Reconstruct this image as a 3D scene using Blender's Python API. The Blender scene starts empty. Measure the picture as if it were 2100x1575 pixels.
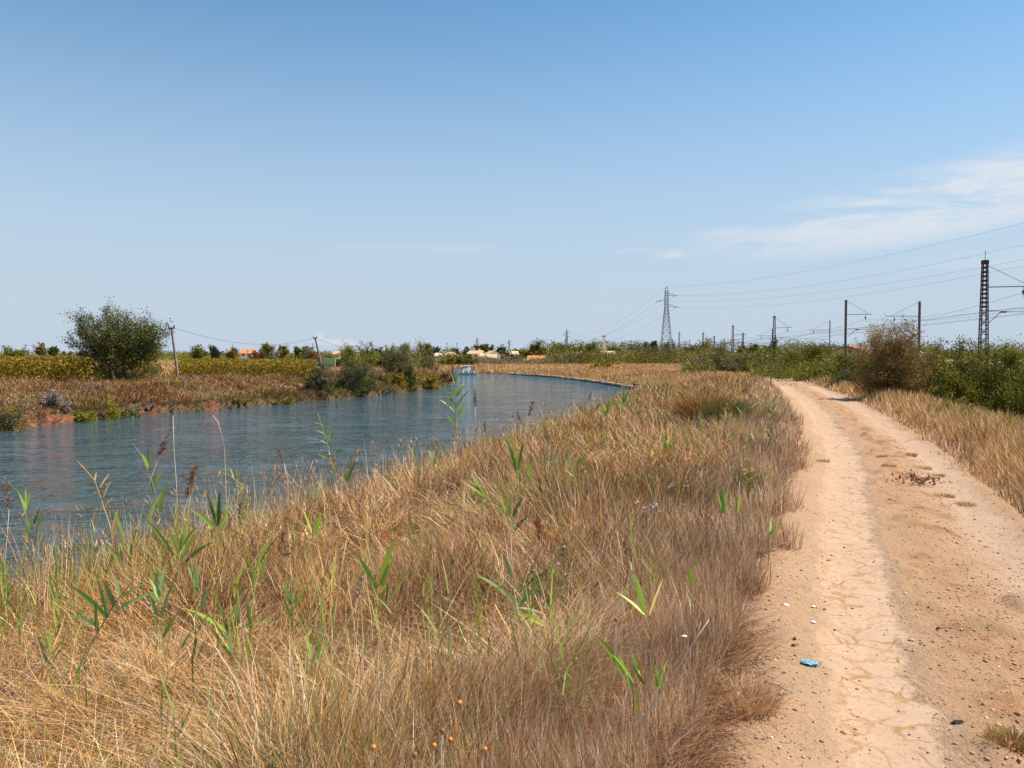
WBUMP = .30; ROADV = .665
NB = 1150000
SKYP = (1.0, .0, 6.0, .0905, .59, 1.3, 1.0); SKYHAZE = (3.95, 4.65, 5.5, 1); SKYG = (.86, 1.18, 1.12, 1); SKYCL = (6.0, 6.1, 6.3, 1)
import bpy, math, random
import numpy as np
random.seed(7); RNG = np.random.default_rng(11)
R = math.radians
C = bpy.context.scene.collection
scene = bpy.context.scene
PI = math.pi
# ------------------------------------------------------------------ camera
F = 1617.0; CAMZ = 1.7; PITCH = math.atan((787.5-732)/F)
cam_d = bpy.data.cameras.new('camera'); cam = bpy.data.objects.new('camera', cam_d); C.objects.link(cam)
cam.location = (0, 0, CAMZ); cam.rotation_euler = (PI/2-PITCH, 0, 0)
cam_d.sensor_width = 36; cam_d.lens = F/2100*36; cam_d.clip_start = .05; cam_d.clip_end = 20000
scene.camera = cam
CP, SP = math.cos(PITCH), math.sin(PITCH)
def ray(px, py):
    u = (px-1050)/F; v = -(py-787.5)/F
    return (u, CP+v*SP, -SP+v*CP)
def W(px, py, d):
    r = ray(px, py); k = d/r[1]
    return np.array((r[0]*k, d, CAMZ+r[2]*k))
# ------------------------------------------------------------------ noise
def _h(ix, iy, s):
    n = (ix.astype(np.int64)*374761393 + iy.astype(np.int64)*668265263 + s*1274126177) & 0xffffffff
    n = ((n ^ (n >> 13))*1274126177) & 0xffffffff
    return ((n ^ (n >> 16)) & 0xffff)/65535.0
def vn(x, y, s=0):
    x = np.asarray(x, float); y = np.asarray(y, float)
    ix = np.floor(x); iy = np.floor(y); fx = x-ix; fy = y-iy
    fx = fx*fx*(3-2*fx); fy = fy*fy*(3-2*fy)
    a = _h(ix, iy, s); b = _h(ix+1, iy, s); c = _h(ix, iy+1, s); d = _h(ix+1, iy+1, s)
    return (a+(b-a)*fx)*(1-fy)+(c+(d-c)*fx)*fy
def fbm(x, y, s=0, o=3):
    r = 0; a = .5; t = 0
    for k in range(o):
        r = r+a*vn(np.asarray(x)*2**k, np.asarray(y)*2**k, s+k*17); t += a; a *= .5
    return r/t
def sstep(a, b, x):
    t = np.clip((np.asarray(x, float)-a)/(b-a), 0, 1); return t*t*(3-2*t)
def mixc(a, b, t):
    t = np.asarray(t)[..., None]; return np.asarray(a)*(1-t)+np.asarray(b)*t
# ------------------------------------------------------------------ layout lines (world metres, water -1.3, road 0)
WZ = -1.3
def catmull(pts, n=6):
    P = [np.array(p, float) for p in pts]; out = []
    P = [2*P[0]-P[1]]+P+[2*P[-1]-P[-2]]
    for i in range(1, len(P)-2):
        for k in range(n):
            t = k/n; a, b, c, d = P[i-1:i+3]
            out.append(.5*((2*b)+(c-a)*t+(2*a-5*b+4*c-d)*t*t+(3*b-a-3*c+d)*t**3))
    out.append(P[-2]); return np.array(out)
LEFT = catmull([(-70,-75),(-42,-40),(-30,-15),(-24.5,5),(-21.8,20),(-20.6,31.7),(-20.0,36.5),(-18.9,41),(-16.8,44.5),(-15,49.5),(-13.5,54),(-10.9,60.6),(-8.6,68.3),(-7.4,80),(-7.2,93),(-8.3,103),(-14,115),(-30,124),(-62,130),(-160,135)], 3)
RIGHT = catmull([(-50,-85),(-27,-45),(-18,-22),(-13,-10),(-8.0,1),(-4.85,8.3),(-3.25,12.8),(-1.4,18),(1.6,29),(5.3,42),(8.2,54),(10.9,66),(11.6,73),(11.0,82),(9.9,93),(6.8,113),(0,135),(-9,152),(-30,168),(-62,175),(-160,182)], 3)
CANAL = np.vstack([LEFT, RIGHT[::-1]])
ROAD = catmull([(-6.2,-18),(-2.2,-8),(.95,0),(2.37,3.88),(3.43,6.57),(4.9,10.3),(7.25,16.4),(11.15,28),(15.8,43.6),(19.6,58),(21.8,75),(22.8,95),(21,115),(13,138),(-2,160),(-30,178),(-62,188),(-160,196)], 8)
def dist_line(X, Y, L):
    best = np.full(X.shape, 1e18); side = np.zeros(X.shape); par = np.zeros(X.shape)
    acc = 0
    for i in range(len(L)-1):
        ax, ay = L[i]; bx, by = L[i+1]; dx, dy = bx-ax, by-ay; l2 = dx*dx+dy*dy
        t = np.clip(((X-ax)*dx+(Y-ay)*dy)/l2, 0, 1)
        ex = X-ax-t*dx; ey = Y-ay-t*dy; d2 = ex*ex+ey*ey
        m = d2 < best; best = np.where(m, d2, best)
        side = np.where(m, np.sign(dx*ey-dy*ex), side)      # + = left of travel
        par = np.where(m, acc+t*math.sqrt(l2), par); acc += math.sqrt(l2)
    return np.sqrt(best), side, par
def in_canal(X, Y):
    ins = np.zeros(X.shape, bool); n = len(CANAL)
    for i in range(n):
        x1, y1 = CANAL[i]; x2, y2 = CANAL[(i+1) % n]
        if y1 == y2: continue
        c = ((y1 > Y) != (y2 > Y)) & (X < (x2-x1)*(Y-y1)/(y2-y1)+x1); ins ^= c
    return ins
def hw(Y): return np.where(Y < 90, 1.15+.15*sstep(5, 30, Y), 1.3)
def roadz(Y): return -.3*sstep(60, 95, Y)
def zones(X, Y):
    X = np.asarray(X, float); Y = np.asarray(Y, float)
    dl, _, pl = dist_line(X, Y, LEFT); dr, _, pr = dist_line(X, Y, RIGHT); dc, sc, pc = dist_line(X, Y, ROAD)
    ins = in_canal(X, Y)
    return dl, dr, dc, sc, ins
def eroded(X, Y):
    e = 0
    for cx, cy, r in ((-19.8, 34.6, 1.9), (-18.9, 41.0, 1.1), (-16.9, 44.6, .7)): e = np.maximum(e, np.exp(-(((X-cx)**2+(Y-cy)**2)/r**2)**1.5))
    return e
def ground(X, Y, full=False):
    X = np.asarray(X, float); Y = np.asarray(Y, float)
    wob = (fbm(X*.9, Y*.9, 5)-.5)*.7
    dl, dr, dc, sc, ins = zones(X, Y)
    leftside = (dl < dr) & ~ins
    n1 = fbm(X*.35, Y*.35, 3)-.5; n2 = fbm(X*1.7, Y*1.7, 9)-.5; nf = fbm(X*.02, Y*.02, 21)-.5
    zin = WZ-.9*np.minimum(1, np.minimum(dl, dr)/1.2)
    # left bank
    s = np.maximum(dl+wob*.6, 0)
    ero = eroded(X, Y)
    cliff = WZ+.45*sstep(0, .25, s)*(1-ero)+.62*ero*sstep(.1, .45, s-.9*(n2+.5))
    zl = np.where(ero > 0, cliff, cliff)+(1.45-.55*(1-ero)-.9*ero)*sstep(.2, 3.8, s)+n1*.35*sstep(.5, 3, s)+n2*.12
    far = sstep(15, 60, dl)
    zl = zl*(1-far*.5)+(-.1+nf*.3)*far*.5
    # canal side of the road
    h = hw(Y); r = np.maximum(dc-h, 0); s2 = np.maximum(dr+wob*.3, 0)
    t = s2/(s2+r+1e-6)
    rz = roadz(Y)
    zr = WZ+(rz-WZ)*t**.55+(n1*.3+n2*.12)*np.minimum(1, np.minimum(s2, r)*.8)
    # right of the road
    drop = 1-sstep(60, 120, Y)
    v = np.maximum(dc-h, 0)
    zq = rz+.06*sstep(0, .4, v)+n2*.1*np.minimum(1, v)+n1*.15*np.minimum(1, v)-1.05*sstep(1.3, 5.5, v)*drop-.05
    zq = zq+sstep(30, 120, v)*(nf*.3+.15)
    z = np.where(sc > 0, zr, zq)
    z = np.where(leftside, zl, z)
    z = np.where(ins, zin, z)
    road = (dc < h+.02) & ~leftside & ~ins
    z = np.where(dc < h+.1, rz-.07, z)
    if full: return z, dl, dr, dc, sc, ins, leftside
    return z
def gz(x, y): return float(ground(np.array([x]), np.array([y]))[0])
def hit(px, py, extra=0.0, d0=2.0):
    "where the line of sight through a pixel meets the ground (plus a grass height)"
    r = ray(px, py); ds = d0*1.012**np.arange(0, 480)
    X = r[0]/r[1]*ds; Z = CAMZ+r[2]/r[1]*ds
    g = ground(X, ds)+extra
    k = np.argmax(Z < g)
    if not (Z < g).any(): k = 200
    return float(X[k]), float(ds[k])
# ------------------------------------------------------------------ mesh helpers
def newmesh(name, V, Fq, col=None, attrs=None, smooth=False):
    me = bpy.data.meshes.new(name); V = np.asarray(V, np.float32).reshape(-1, 3); Fq = np.asarray(Fq, np.int32)
    k = Fq.shape[1]
    me.vertices.add(len(V)); me.vertices.foreach_set('co', V.ravel())
    me.loops.add(Fq.size); me.loops.foreach_set('vertex_index', Fq.ravel())
    me.polygons.add(len(Fq)); me.polygons.foreach_set('loop_start', np.arange(0, Fq.size, k, dtype=np.int32))
    me.polygons.foreach_set('loop_total', np.full(len(Fq), k, np.int32))
    if smooth: me.polygons.foreach_set('use_smooth', np.ones(len(Fq), bool))
    if col is not None:
        a = me.color_attributes.new('col', 'FLOAT_COLOR', 'POINT'); c = np.ones((len(V), 4), np.float32); c[:, :3] = np.clip(col, 0, 1)
        a.data.foreach_set('color', c.ravel())
    for n, v in (attrs or {}).items():
        a = me.attributes.new(n, 'FLOAT', 'POINT'); a.data.foreach_set('value', np.asarray(v, np.float32).ravel())
    me.update(calc_edges=True); return me
def link(name, me, mat, parent=None, loc=None):
    o = bpy.data.objects.new(name, me); C.objects.link(o)
    if mat is not None:
        me.materials.clear(); me.materials.append(mat)
    if parent is not None: o.parent = parent
    if loc is not None: o.location = loc
    return o
def tag(o, label=None, cat=None, group=None, kind=None):
    if label: o['label'] = label
    if cat: o['category'] = cat
    if group: o['group'] = group
    if kind: o['kind'] = kind
    return o
def thing(name, label, cat, loc=(0,0,0), rz=0, group=None):
    o = bpy.data.objects.new(name, None); C.objects.link(o); o.location = loc; o.rotation_euler = (0, 0, rz)
    o.empty_display_size = .2
    return tag(o, label, cat, group)
class MB:
    "collects boxes, bars, tubes, prisms"
    def __init__(s): s.v = []; s.f = []
    def add(s, vs, fs):
        b = len(s.v); s.v += [tuple(map(float, v)) for v in vs]; s.f += [tuple(b+i for i in f) for f in fs]
    def box(s, c, d, rz=0):
        x, y, z = [k/2 for k in d]; cr, sr = math.cos(rz), math.sin(rz); vs = []
        for k in ((-x,-y,-z),(x,-y,-z),(x,y,-z),(-x,y,-z),(-x,-y,z),(x,-y,z),(x,y,z),(-x,y,z)):
            vs.append((c[0]+k[0]*cr-k[1]*sr, c[1]+k[0]*sr+k[1]*cr, c[2]+k[2]))
        s.add(vs, [(0,3,2,1),(4,5,6,7),(0,1,5,4),(1,2,6,5),(2,3,7,6),(3,0,4,7)])
    def bar(s, a, b, w, h=None, w2=None):
        s.tube([a, b], [w/2*1.414, (w2 or w)/2*1.414], 4)
    def tube(s, pts, rad, n=6, cap=True):
        pts = [np.array(p, float) for p in pts]
        if not hasattr(rad, '__len__'): rad = [rad]*len(pts)
        base = len(s.v); m = len(pts)
        for i, p in enumerate(pts):
            t = pts[min(i+1, m-1)]-pts[max(i-1, 0)]; t = t/(np.linalg.norm(t)+1e-9)
            u = np.cross(t, (0, 0, 1.0)) if abs(t[2]) < .98 else np.cross(t, (0, 1.0, 0))
            u /= np.linalg.norm(u); w = np.cross(t, u)
            for k in range(n):
                a = 2*PI*(k+.5)/n; q = p+rad[i]*(math.cos(a)*u+math.sin(a)*w); s.v.append(tuple(map(float, q)))
        for i in range(m-1):
            for k in range(n):
                a = base+i*n+k; b = base+i*n+(k+1) % n; s.f.append((a, b, b+n, a+n))
        if cap:
            s.f.append(tuple(base+k for k in range(n))[::-1]); s.f.append(tuple(base+(m-1)*n+k for k in range(n)))
    def prism(s, poly, y0, y1):
        "poly in x,z extruded along y"
        n = len(poly); vs = [(x, y0, z) for x, z in poly]+[(x, y1, z) for x, z in poly]
        s.add(vs, [tuple(range(n)), tuple(range(n, 2*n))[::-1]]+[(i, i+n, (i+1) % n+n, (i+1) % n) for i in range(n)])
    def sphere(s, c, r, n=8, m=6, sc=(1,1,1)):
        b = len(s.v)
        for i in range(m+1):
            th = PI*i/m
            for k in range(n):
                a = 2*PI*k/n; s.v.append((c[0]+r*sc[0]*math.sin(th)*math.cos(a), c[1]+r*sc[1]*math.sin(th)*math.sin(a), c[2]+r*sc[2]*math.cos(th)))
        for i in range(m):
            for k in range(n): s.f.append((b+i*n+k, b+i*n+(k+1) % n, b+(i+1)*n+(k+1) % n, b+(i+1)*n+k)[::-1])
    def build(s, name, mat, parent=None, loc=None, smooth=False):
        me = bpy.data.meshes.new(name); me.from_pydata(s.v, [], s.f); me.update()
        if smooth: me.polygons.foreach_set('use_smooth', [True]*len(me.polygons))
        return link(name, me, mat, parent, loc)
# ------------------------------------------------------------------ materials
def mat_new(name):
    m = bpy.data.materials.new(name); m.use_nodes = True; nt = m.node_tree; nt.nodes.clear()
    return m, nt.nodes, nt.links
def simple(name, col, rough=.7, metal=0, var=.18, scale=6, spec=.3, bump=0):
    m, N, L = mat_new(name)
    o = N.new('ShaderNodeOutputMaterial'); b = N.new('ShaderNodeBsdfPrincipled'); L.new(b.outputs[0], o.inputs[0])
    tc = N.new('ShaderNodeTexCoord'); nz = N.new('ShaderNodeTexNoise'); nz.inputs['Scale'].default_value = scale; nz.inputs['Detail'].default_value = 5
    L.new(tc.outputs['Object'], nz.inputs['Vector'])
    cr = N.new('ShaderNodeValToRGB'); L.new(nz.outputs[0], cr.inputs[0])
    cr.color_ramp.elements[0].position = .3; cr.color_ramp.elements[1].position = .7
    cr.color_ramp.elements[0].color = (*[c*(1-var) for c in col], 1); cr.color_ramp.elements[1].color = (*[min(1, c*(1+var)) for c in col], 1)
    L.new(cr.outputs[0], b.inputs['Base Color'])
    b.inputs['Roughness'].default_value = rough; b.inputs['Metallic'].default_value = metal; b.inputs['Specular IOR Level'].default_value = spec
    if bump:
        bp = N.new('ShaderNodeBump'); bp.inputs['Strength'].default_value = bump; bp.inputs['Distance'].default_value = .02
        L.new(nz.outputs[0], bp.inputs['Height']); L.new(bp.outputs[0], b.inputs['Normal'])
    return m
def leafmat(name, trans=.3, rough=.75, spec=.15):
    "diffuse + translucent, colour from the per-leaf attribute"
    m, N, L = mat_new(name)
    o = N.new('ShaderNodeOutputMaterial'); b = N.new('ShaderNodeBsdfPrincipled'); t = N.new('ShaderNodeBsdfTranslucent'); mx = N.new('ShaderNodeMixShader')
    at = N.new('ShaderNodeAttribute'); at.attribute_name = 'col'
    L.new(at.outputs['Color'], b.inputs['Base Color']); L.new(at.outputs['Color'], t.inputs['Color'])
    b.inputs['Roughness'].default_value = rough; b.inputs['Specular IOR Level'].default_value = spec
    mx.inputs[0].default_value = trans
    L.new(b.outputs[0], mx.inputs[1]); L.new(t.outputs[0], mx.inputs[2]); L.new(mx.outputs[0], o.inputs[0])
    return m
M_grass = leafmat('grass_blades', .14, .65, .12)
M_leaf = leafmat('foliage', .22, .75, .07)
M_reedleaf = leafmat('reed_leaf', .35, .45, .35)
M_bark = simple('bark', (.16,.12,.09), .9, scale=8)
M_wood = simple('weathered_wood', (.23,.19,.165), .9, scale=5, var=.3)
M_rust = simple('rusty_iron', (.062,.036,.034), .8, scale=4, var=.4)
M_batten = simple('rusty_batten_plate', (.13,.05,.03), .8, scale=4, var=.3)
M_steel = simple('galvanised_steel', (.24,.25,.26), .6, .2, scale=1)
M_hazesteel = simple('hazed_galvanised_steel', (.27,.3,.34), .6, .1, scale=1)  # distance haze mixed into the steel colour
M_conc = simple('mast_steel', (.2,.175,.165), .8, scale=2)
M_lpost = simple('pale_mast', (.42,.41,.4), .8, scale=2)
M_wire = simple('wire', (.1,.1,.11), .6, .3)
M_insul = simple('insulator', (.08,.06,.05), .4)
M_white = simple('white_paint', (.88,.85,.80), .4, var=.05, scale=3)
M_hull = simple('hull_paint', (.84,.80,.74), .35, var=.08, scale=2)
M_glass = simple('dark_window', (.03,.035,.045), .15, var=.1, spec=.6)
# ------------------------------------------------------------------ light and sky
SUN_EL, SUN_AZ = R(52), R(80)          # azimuth measured clockwise from +Y (view direction)
w = bpy.data.worlds.new('World'); scene.world = w; w.use_nodes = True
N = w.node_tree.nodes; L = w.node_tree.links; N.clear()
wo = N.new('ShaderNodeOutputWorld'); bg = N.new('ShaderNodeBackground'); L.new(bg.outputs[0], wo.inputs[0])
sky = N.new('ShaderNodeTexSky'); sky.sky_type = 'NISHITA'; sky.sun_disc = False
sky.sun_elevation = SUN_EL; sky.sun_rotation = SUN_AZ; sky.air_density = SKYP[0]; sky.dust_density = SKYP[1]; sky.ozone_density = SKYP[2]; sky.altitude = 0
bg.inputs[1].default_value = SKYP[3]
# thin cirrus and a few low puffs, laid out by direction on the sky dome
tc = N.new('ShaderNodeTexCoord'); sep = N.new('ShaderNodeSeparateXYZ'); L.new(tc.outputs['Generated'], sep.inputs[0])
def MA(op, a, b=None, c=None):
    n = N.new('ShaderNodeMath'); n.operation = op
    for i, v in enumerate((a, b, c)):
        if v is None: continue
        if isinstance(v, (int, float)): n.inputs[i].default_value = v
        else: L.new(v, n.inputs[i])
    return n.outputs[0]
az = MA('ARCTAN2', sep.outputs[0], sep.outputs[1]); el = MA('ARCSINE', sep.outputs[2])
cb = N.new('ShaderNodeCombineXYZ'); L.new(az, cb.inputs[0]); L.new(el, cb.inputs[1])
def skynoise(scale, sx, sy, off, rot=0, detail=6, rough=.6, dist=0.6):
    mp = N.new('ShaderNodeMapping'); L.new(cb.outputs[0], mp.inputs[0])
    mp.inputs['Scale'].default_value = (sx, sy, 1); mp.inputs['Location'].default_value = (off, off*.7, off); mp.inputs['Rotation'].default_value = (0, 0, rot)
    nz = N.new('ShaderNodeTexNoise'); nz.inputs['Scale'].default_value = scale; nz.inputs['Detail'].default_value = detail; nz.inputs['Roughness'].default_value = rough; nz.inputs['Distortion'].default_value = dist
    L.new(mp.outputs[0], nz.inputs['Vector']); return nz.outputs[0]
def mr(v, a, b, c=0, d=1):
    n = N.new('ShaderNodeMapRange'); n.interpolation_type = 'SMOOTHSTEP'; n.clamp = True
    L.new(v, n.inputs[0]); n.inputs[1].default_value = a; n.inputs[2].default_value = b; n.inputs[3].default_value = c; n.inputs[4].default_value = d
    return n.outputs[0]
def blob(a0, e0, ra, re, tilt=0.0, inner=.0):
    "soft elliptical patch of sky around azimuth a0, elevation e0"
    da = MA('SUBTRACT', az, a0); de = MA('SUBTRACT', MA('SUBTRACT', el, e0), MA('MULTIPLY', da, tilt))
    q = MA('ADD', MA('POWER', MA('ABSOLUTE', MA('DIVIDE', da, ra)), 2.0), MA('POWER', MA('ABSOLUTE', MA('DIVIDE', de, re)), 2.0))
    return mr(q, 1.0, inner, 0, 1)
def pxdir(px, py):
    r = ray(px, py); n = math.sqrt(sum(k*k for k in r)); return math.atan2(r[0], r[1]), math.asin(r[2]/n)
streak = skynoise(3.0, 1.6, 9, 3.1, R(-9), 8, .62, .9)
fine = skynoise(9.0, 1.2, 7, 1.7, R(-12), 8, .65, .5)
cmix = MA('ADD', MA('MULTIPLY', streak, .65), MA('MULTIPLY', fine, .35))
a1, e1 = pxdir(2090, 380)
m1 = MA('MULTIPLY', blob(a1, e1, .40, .052, .14), mr(cmix, .38, .60))
a2, e2 = pxdir(1760, 432)
m2 = MA('MULTIPLY', blob(a2, e2, .22, .019, .11), mr(cmix, .36, .6, 0, .95))
a3, e3 = pxdir(1330, 521)
m3 = MA('MULTIPLY', blob(a3, e3, .062, .009), mr(cmix, .40, .62, 0, .9))
a4, e4 = pxdir(2080, 525)
m4 = MA('MULTIPLY', blob(a4, e4, .12, .014), mr(cmix, .35, .65, 0, .4))
a5, e5 = pxdir(850, 510)
m5 = MA('MULTIPLY', blob(a5, e5, .16, .009), mr(cmix, .4, .65, 0, .22))
a6, e6 = pxdir(655, 691)
m6 = blob(a6, e6, .0075, .0065); m6 = MA('MULTIPLY', m6, .5)
a7, e7 = pxdir(690, 702)
m7 = MA('MULTIPLY', blob(a7, e7, .035, .006), .55)
tot = m1
for q in (m2, m3, m4, m5, m6, m7): tot = MA('MAXIMUM', tot, q)
tot = MA('MULTIPLY', tot, .78)
haz = mr(el, .0, .55, 1, 0)
# sky colour as seen: soften the physical sky towards pale haze low down
hm = N.new('ShaderNodeMixRGB'); hm.inputs[2].default_value = SKYHAZE
sg = N.new('ShaderNodeMixRGB'); sg.blend_type = 'MULTIPLY'; sg.inputs[0].default_value = 1; sg.inputs[2].default_value = SKYG; L.new(sky.outputs[0], sg.inputs[1]); L.new(sg.outputs[0], hm.inputs[1]); L.new(MA('MULTIPLY', MA('POWER', haz, SKYP[5]), SKYP[6]), hm.inputs[0])
cm = N.new('ShaderNodeMixRGB'); cm.inputs[2].default_value = SKYCL
L.new(hm.outputs[0], cm.inputs[1]); L.new(tot, cm.inputs[0]); L.new(cm.outputs[0], bg.inputs[0])
sd = bpy.data.lights.new('sun', 'SUN'); sd.energy = 5.0; sd.angle = R(.53); sd.color = (1, .925, .81)
so = bpy.data.objects.new('sun', sd); C.objects.link(so); so.location = (60, 20, 80)
so.rotation_euler = (PI/2-SUN_EL, 0, -SUN_AZ+PI)
scene.view_settings.view_transform = 'Standard'; scene.view_settings.look = 'None'; scene.view_settings.gamma = 1; scene.view_settings.exposure = SKYP[4]
scene.cycles.max_bounces = 6; scene.cycles.diffuse_bounces = 3; scene.cycles.transmission_bounces = 4; scene.cycles.use_denoising = True
scene.cycles.caustics_reflective = False; scene.cycles.caustics_refractive = False
# ------------------------------------------------------------------ ground
def build_ground():
    rs = [.4]
    while rs[-1] < 7000:
        r = rs[-1]; k = .02 if r < 2 else .011 if r < 26 else .0055 if r < 105 else .011 if r < 260 else .05
        rs.append(r*(1+k))
    rs = np.array(rs)
    af = np.radians(np.linspace(-46, 46, 820)); ab = np.radians(np.linspace(46, 314, 150))[1:-1]
    an = np.concatenate([af, ab]); A, Rr = np.meshgrid(an, rs)
    X = np.sin(A)*Rr; Y = np.cos(A)*Rr
    z, dl, dr, dc, sc, ins, left = ground(X, Y, True)
    nr, na = X.shape
    idx = np.arange(nr*na).reshape(nr, na); nx = np.roll(idx, -1, 1)
    Fq = np.stack([idx[:-1], nx[:-1], nx[1:], idx[1:]], -1).reshape(-1, 4)[:, ::-1]
    V = np.stack([X, Y, z], -1).reshape(-1, 3)
    n = fbm(X*.5, Y*.5, 31); n2 = fbm(X*3, Y*3, 33)
    straw = mixc((.24,.155,.085), (.36,.25,.14), n)
    col = straw
    dry = mixc((.30,.2,.11), (.42,.31,.17), fbm(X*.05, Y*.05, 41))
    far = sstep(100, 200, Y); col = mixc(col, dry, far)
    # red eroded earth at the water's edge, with undercut shade painted around it
    red = mixc((.07,.025,.015), (.26,.10,.05), sstep(.3,.7,fbm(X*5, Y*5, 34)))
    er = sstep(.2, .5, eroded(X, Y)+.9*(n2-.5)); undercut_shade = mixc((.07,.045,.03), (.17,.11,.06), n2)  # dark soil tone imitates the shadow under the bank lip
    k = sstep(1.6, .9, dl)*left; col = mixc(col, mixc(undercut_shade, red, er), k*.95)
    k = sstep(1.2, .2, dr)*(~left); col = mixc(col, mixc((.16,.08,.05), (.25,.14,.09), n2), k)
    mud = np.array((.09,.075,.05)); col = mixc(col, mud, ins*1.0)
    k = sstep(3.0, .2, np.maximum(dc-hw(Y), 0))*(~left)*(~ins); col = mixc(col, mixc((.4,.26,.16), (.52,.35,.22), n2), k*.8)
    # a centre point below the camera
    V = np.vstack([V, [[0, 0, gz(0, 0)]]]); c0 = len(V)-1; colf = np.vstack([col.reshape(-1, 3), [[.4,.27,.17]]])
    fan = np.stack([np.full(na, c0), idx[0], nx[0], nx[0]], -1)
    me = newmesh('ground', V, Fq, colf, smooth=True)
    o = link('ground', me, M_soil); return tag(o, kind='structure')
m, N, L = mat_new('soil')
o = N.new('ShaderNodeOutputMaterial'); b = N.new('ShaderNodeBsdfPrincipled'); L.new(b.outputs[0], o.inputs[0])
at = N.new('ShaderNodeAttribute'); at.attribute_name = 'col'; tcn = N.new('ShaderNodeTexCoord')
nz = N.new('ShaderNodeTexNoise'); nz.inputs['Scale'].default_value = 9; nz.inputs['Detail'].default_value = 8; L.new(tcn.outputs['Object'], nz.inputs['Vector'])
cr = N.new('ShaderNodeMapRange'); cr.inputs[1].default_value = .25; cr.inputs[2].default_value = .75; cr.inputs[3].default_value = .6; cr.inputs[4].default_value = 1.35; L.new(nz.outputs[0], cr.inputs[0])
mm = N.new('ShaderNodeVectorMath'); mm.operation = 'SCALE'; L.new(at.outputs['Color'], mm.inputs[0]); L.new(cr.outputs[0], mm.inputs['Scale']); L.new(mm.outputs[0], b.inputs['Base Color'])
b.inputs['Roughness'].default_value = .95; b.inputs['Specular IOR Level'].default_value = .1
bp = N.new('ShaderNodeBump'); bp.inputs['Strength'].default_value = .8; bp.inputs['Distance'].default_value = .06; L.new(nz.outputs[0], bp.inputs['Height']); L.new(bp.outputs[0], b.inputs['Normal'])
M_soil = m
build_ground()
# ------------------------------------------------------------------ water
m, N, L = mat_new('canal_water')
o = N.new('ShaderNodeOutputMaterial'); b = N.new('ShaderNodeBsdfPrincipled'); L.new(b.outputs[0], o.inputs[0])
b.inputs['Base Color'].default_value = (.052,.08,.084,1); b.inputs['Roughness'].default_value = .05; b.inputs['IOR'].default_value = 1.333
tcn = N.new('ShaderNodeTexCoord')
def wn(scale, sx, sy, rot, det, dist=0.3, off=0):
    mp = N.new('ShaderNodeMapping'); mp.inputs['Scale'].default_value = (sx, sy, 1); mp.inputs['Rotation'].default_value = (0, 0, rot); mp.inputs['Location'].default_value = (off, off, 0)
    L.new(tcn.outputs['Object'], mp.inputs[0]); nz = N.new('ShaderNodeTexNoise'); nz.inputs['Scale'].default_value = scale; nz.inputs['Detail'].default_value = det; nz.inputs['Distortion'].default_value = dist; nz.inputs['Roughness'].default_value = .5
    L.new(mp.outputs[0], nz.inputs['Vector']); return nz.outputs[0]
w1 = wn(1.15, 1, 1.45, R(22), 3.2, 1.3); w2 = wn(4.1, 1, 1.4, R(-24), 2.5, .9, 7); w3 = wn(.35, 1, 1.6, R(8), 3, .5, 3)
def MB2(op, a, bb):
    n = N.new('ShaderNodeMath'); n.operation = op
    for i, v in enumerate((a, bb)):
        if isinstance(v, (int, float)): n.inputs[i].default_value = v
        else: L.new(v, n.inputs[i])
    return n.outputs[0]
gust = N.new('ShaderNodeMapRange'); gust.inputs[1].default_value = .35; gust.inputs[2].default_value = .65; gust.inputs[3].default_value = .35; gust.inputs[4].default_value = 1.25; L.new(w3, gust.inputs[0])
hgt = MB2('MULTIPLY', MB2('ADD', MB2('MULTIPLY', w1, 1.0), MB2('MULTIPLY', w2, .32)), gust.outputs[0])
bp = N.new('ShaderNodeBump'); bp.inputs['Strength'].default_value = 1.0; bp.inputs['Distance'].default_value = WBUMP; L.new(hgt, bp.inputs['Height']); L.new(bp.outputs[0], b.inputs['Normal'])
M_water = m
wb = MB(); wb.add([(-400,-300,WZ),(40,-300,WZ),(40,300,WZ),(-400,300,WZ)], [(0,1,2,3)])
# keep the sheet to the canal: clip by using the canal outline grown a little
CX = np.vstack([LEFT+np.array([[-1.6, 0]]), (RIGHT+np.array([[1.6, 0]]))[::-1]])
def water_mesh():
    n = min(len(LEFT), len(RIGHT)); tl = np.linspace(0, 1, 160)
    def resamp(Lr):
        d = np.r_[0, np.cumsum(np.linalg.norm(np.diff(Lr, axis=0), axis=1))]; return np.stack([np.interp(tl*d[-1], d, Lr[:, 0]), np.interp(tl*d[-1], d, Lr[:, 1])], 1)
    a = resamp(LEFT); b2 = resamp(RIGHT); mid = (a+b2)/2
    a = a+(a-mid)/np.linalg.norm(a-mid, axis=1)[:, None]*2.2; b2 = b2+(b2-mid)/np.linalg.norm(b2-mid, axis=1)[:, None]*2.2
    V = []
    for k in range(9): V.append(np.c_[a+(b2-a)*k/8, np.full(160, WZ)])
    V = np.array(V).reshape(-1, 3); idx = np.arange(9*160).reshape(9, 160)
    Fq = np.stack([idx[:-1, :-1], idx[1:, :-1], idx[1:, 1:], idx[:-1, 1:]], -1).reshape(-1, 4)
    me = newmesh('water', V, Fq); return tag(link('water', me, M_water), kind='structure')
water_mesh()
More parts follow.
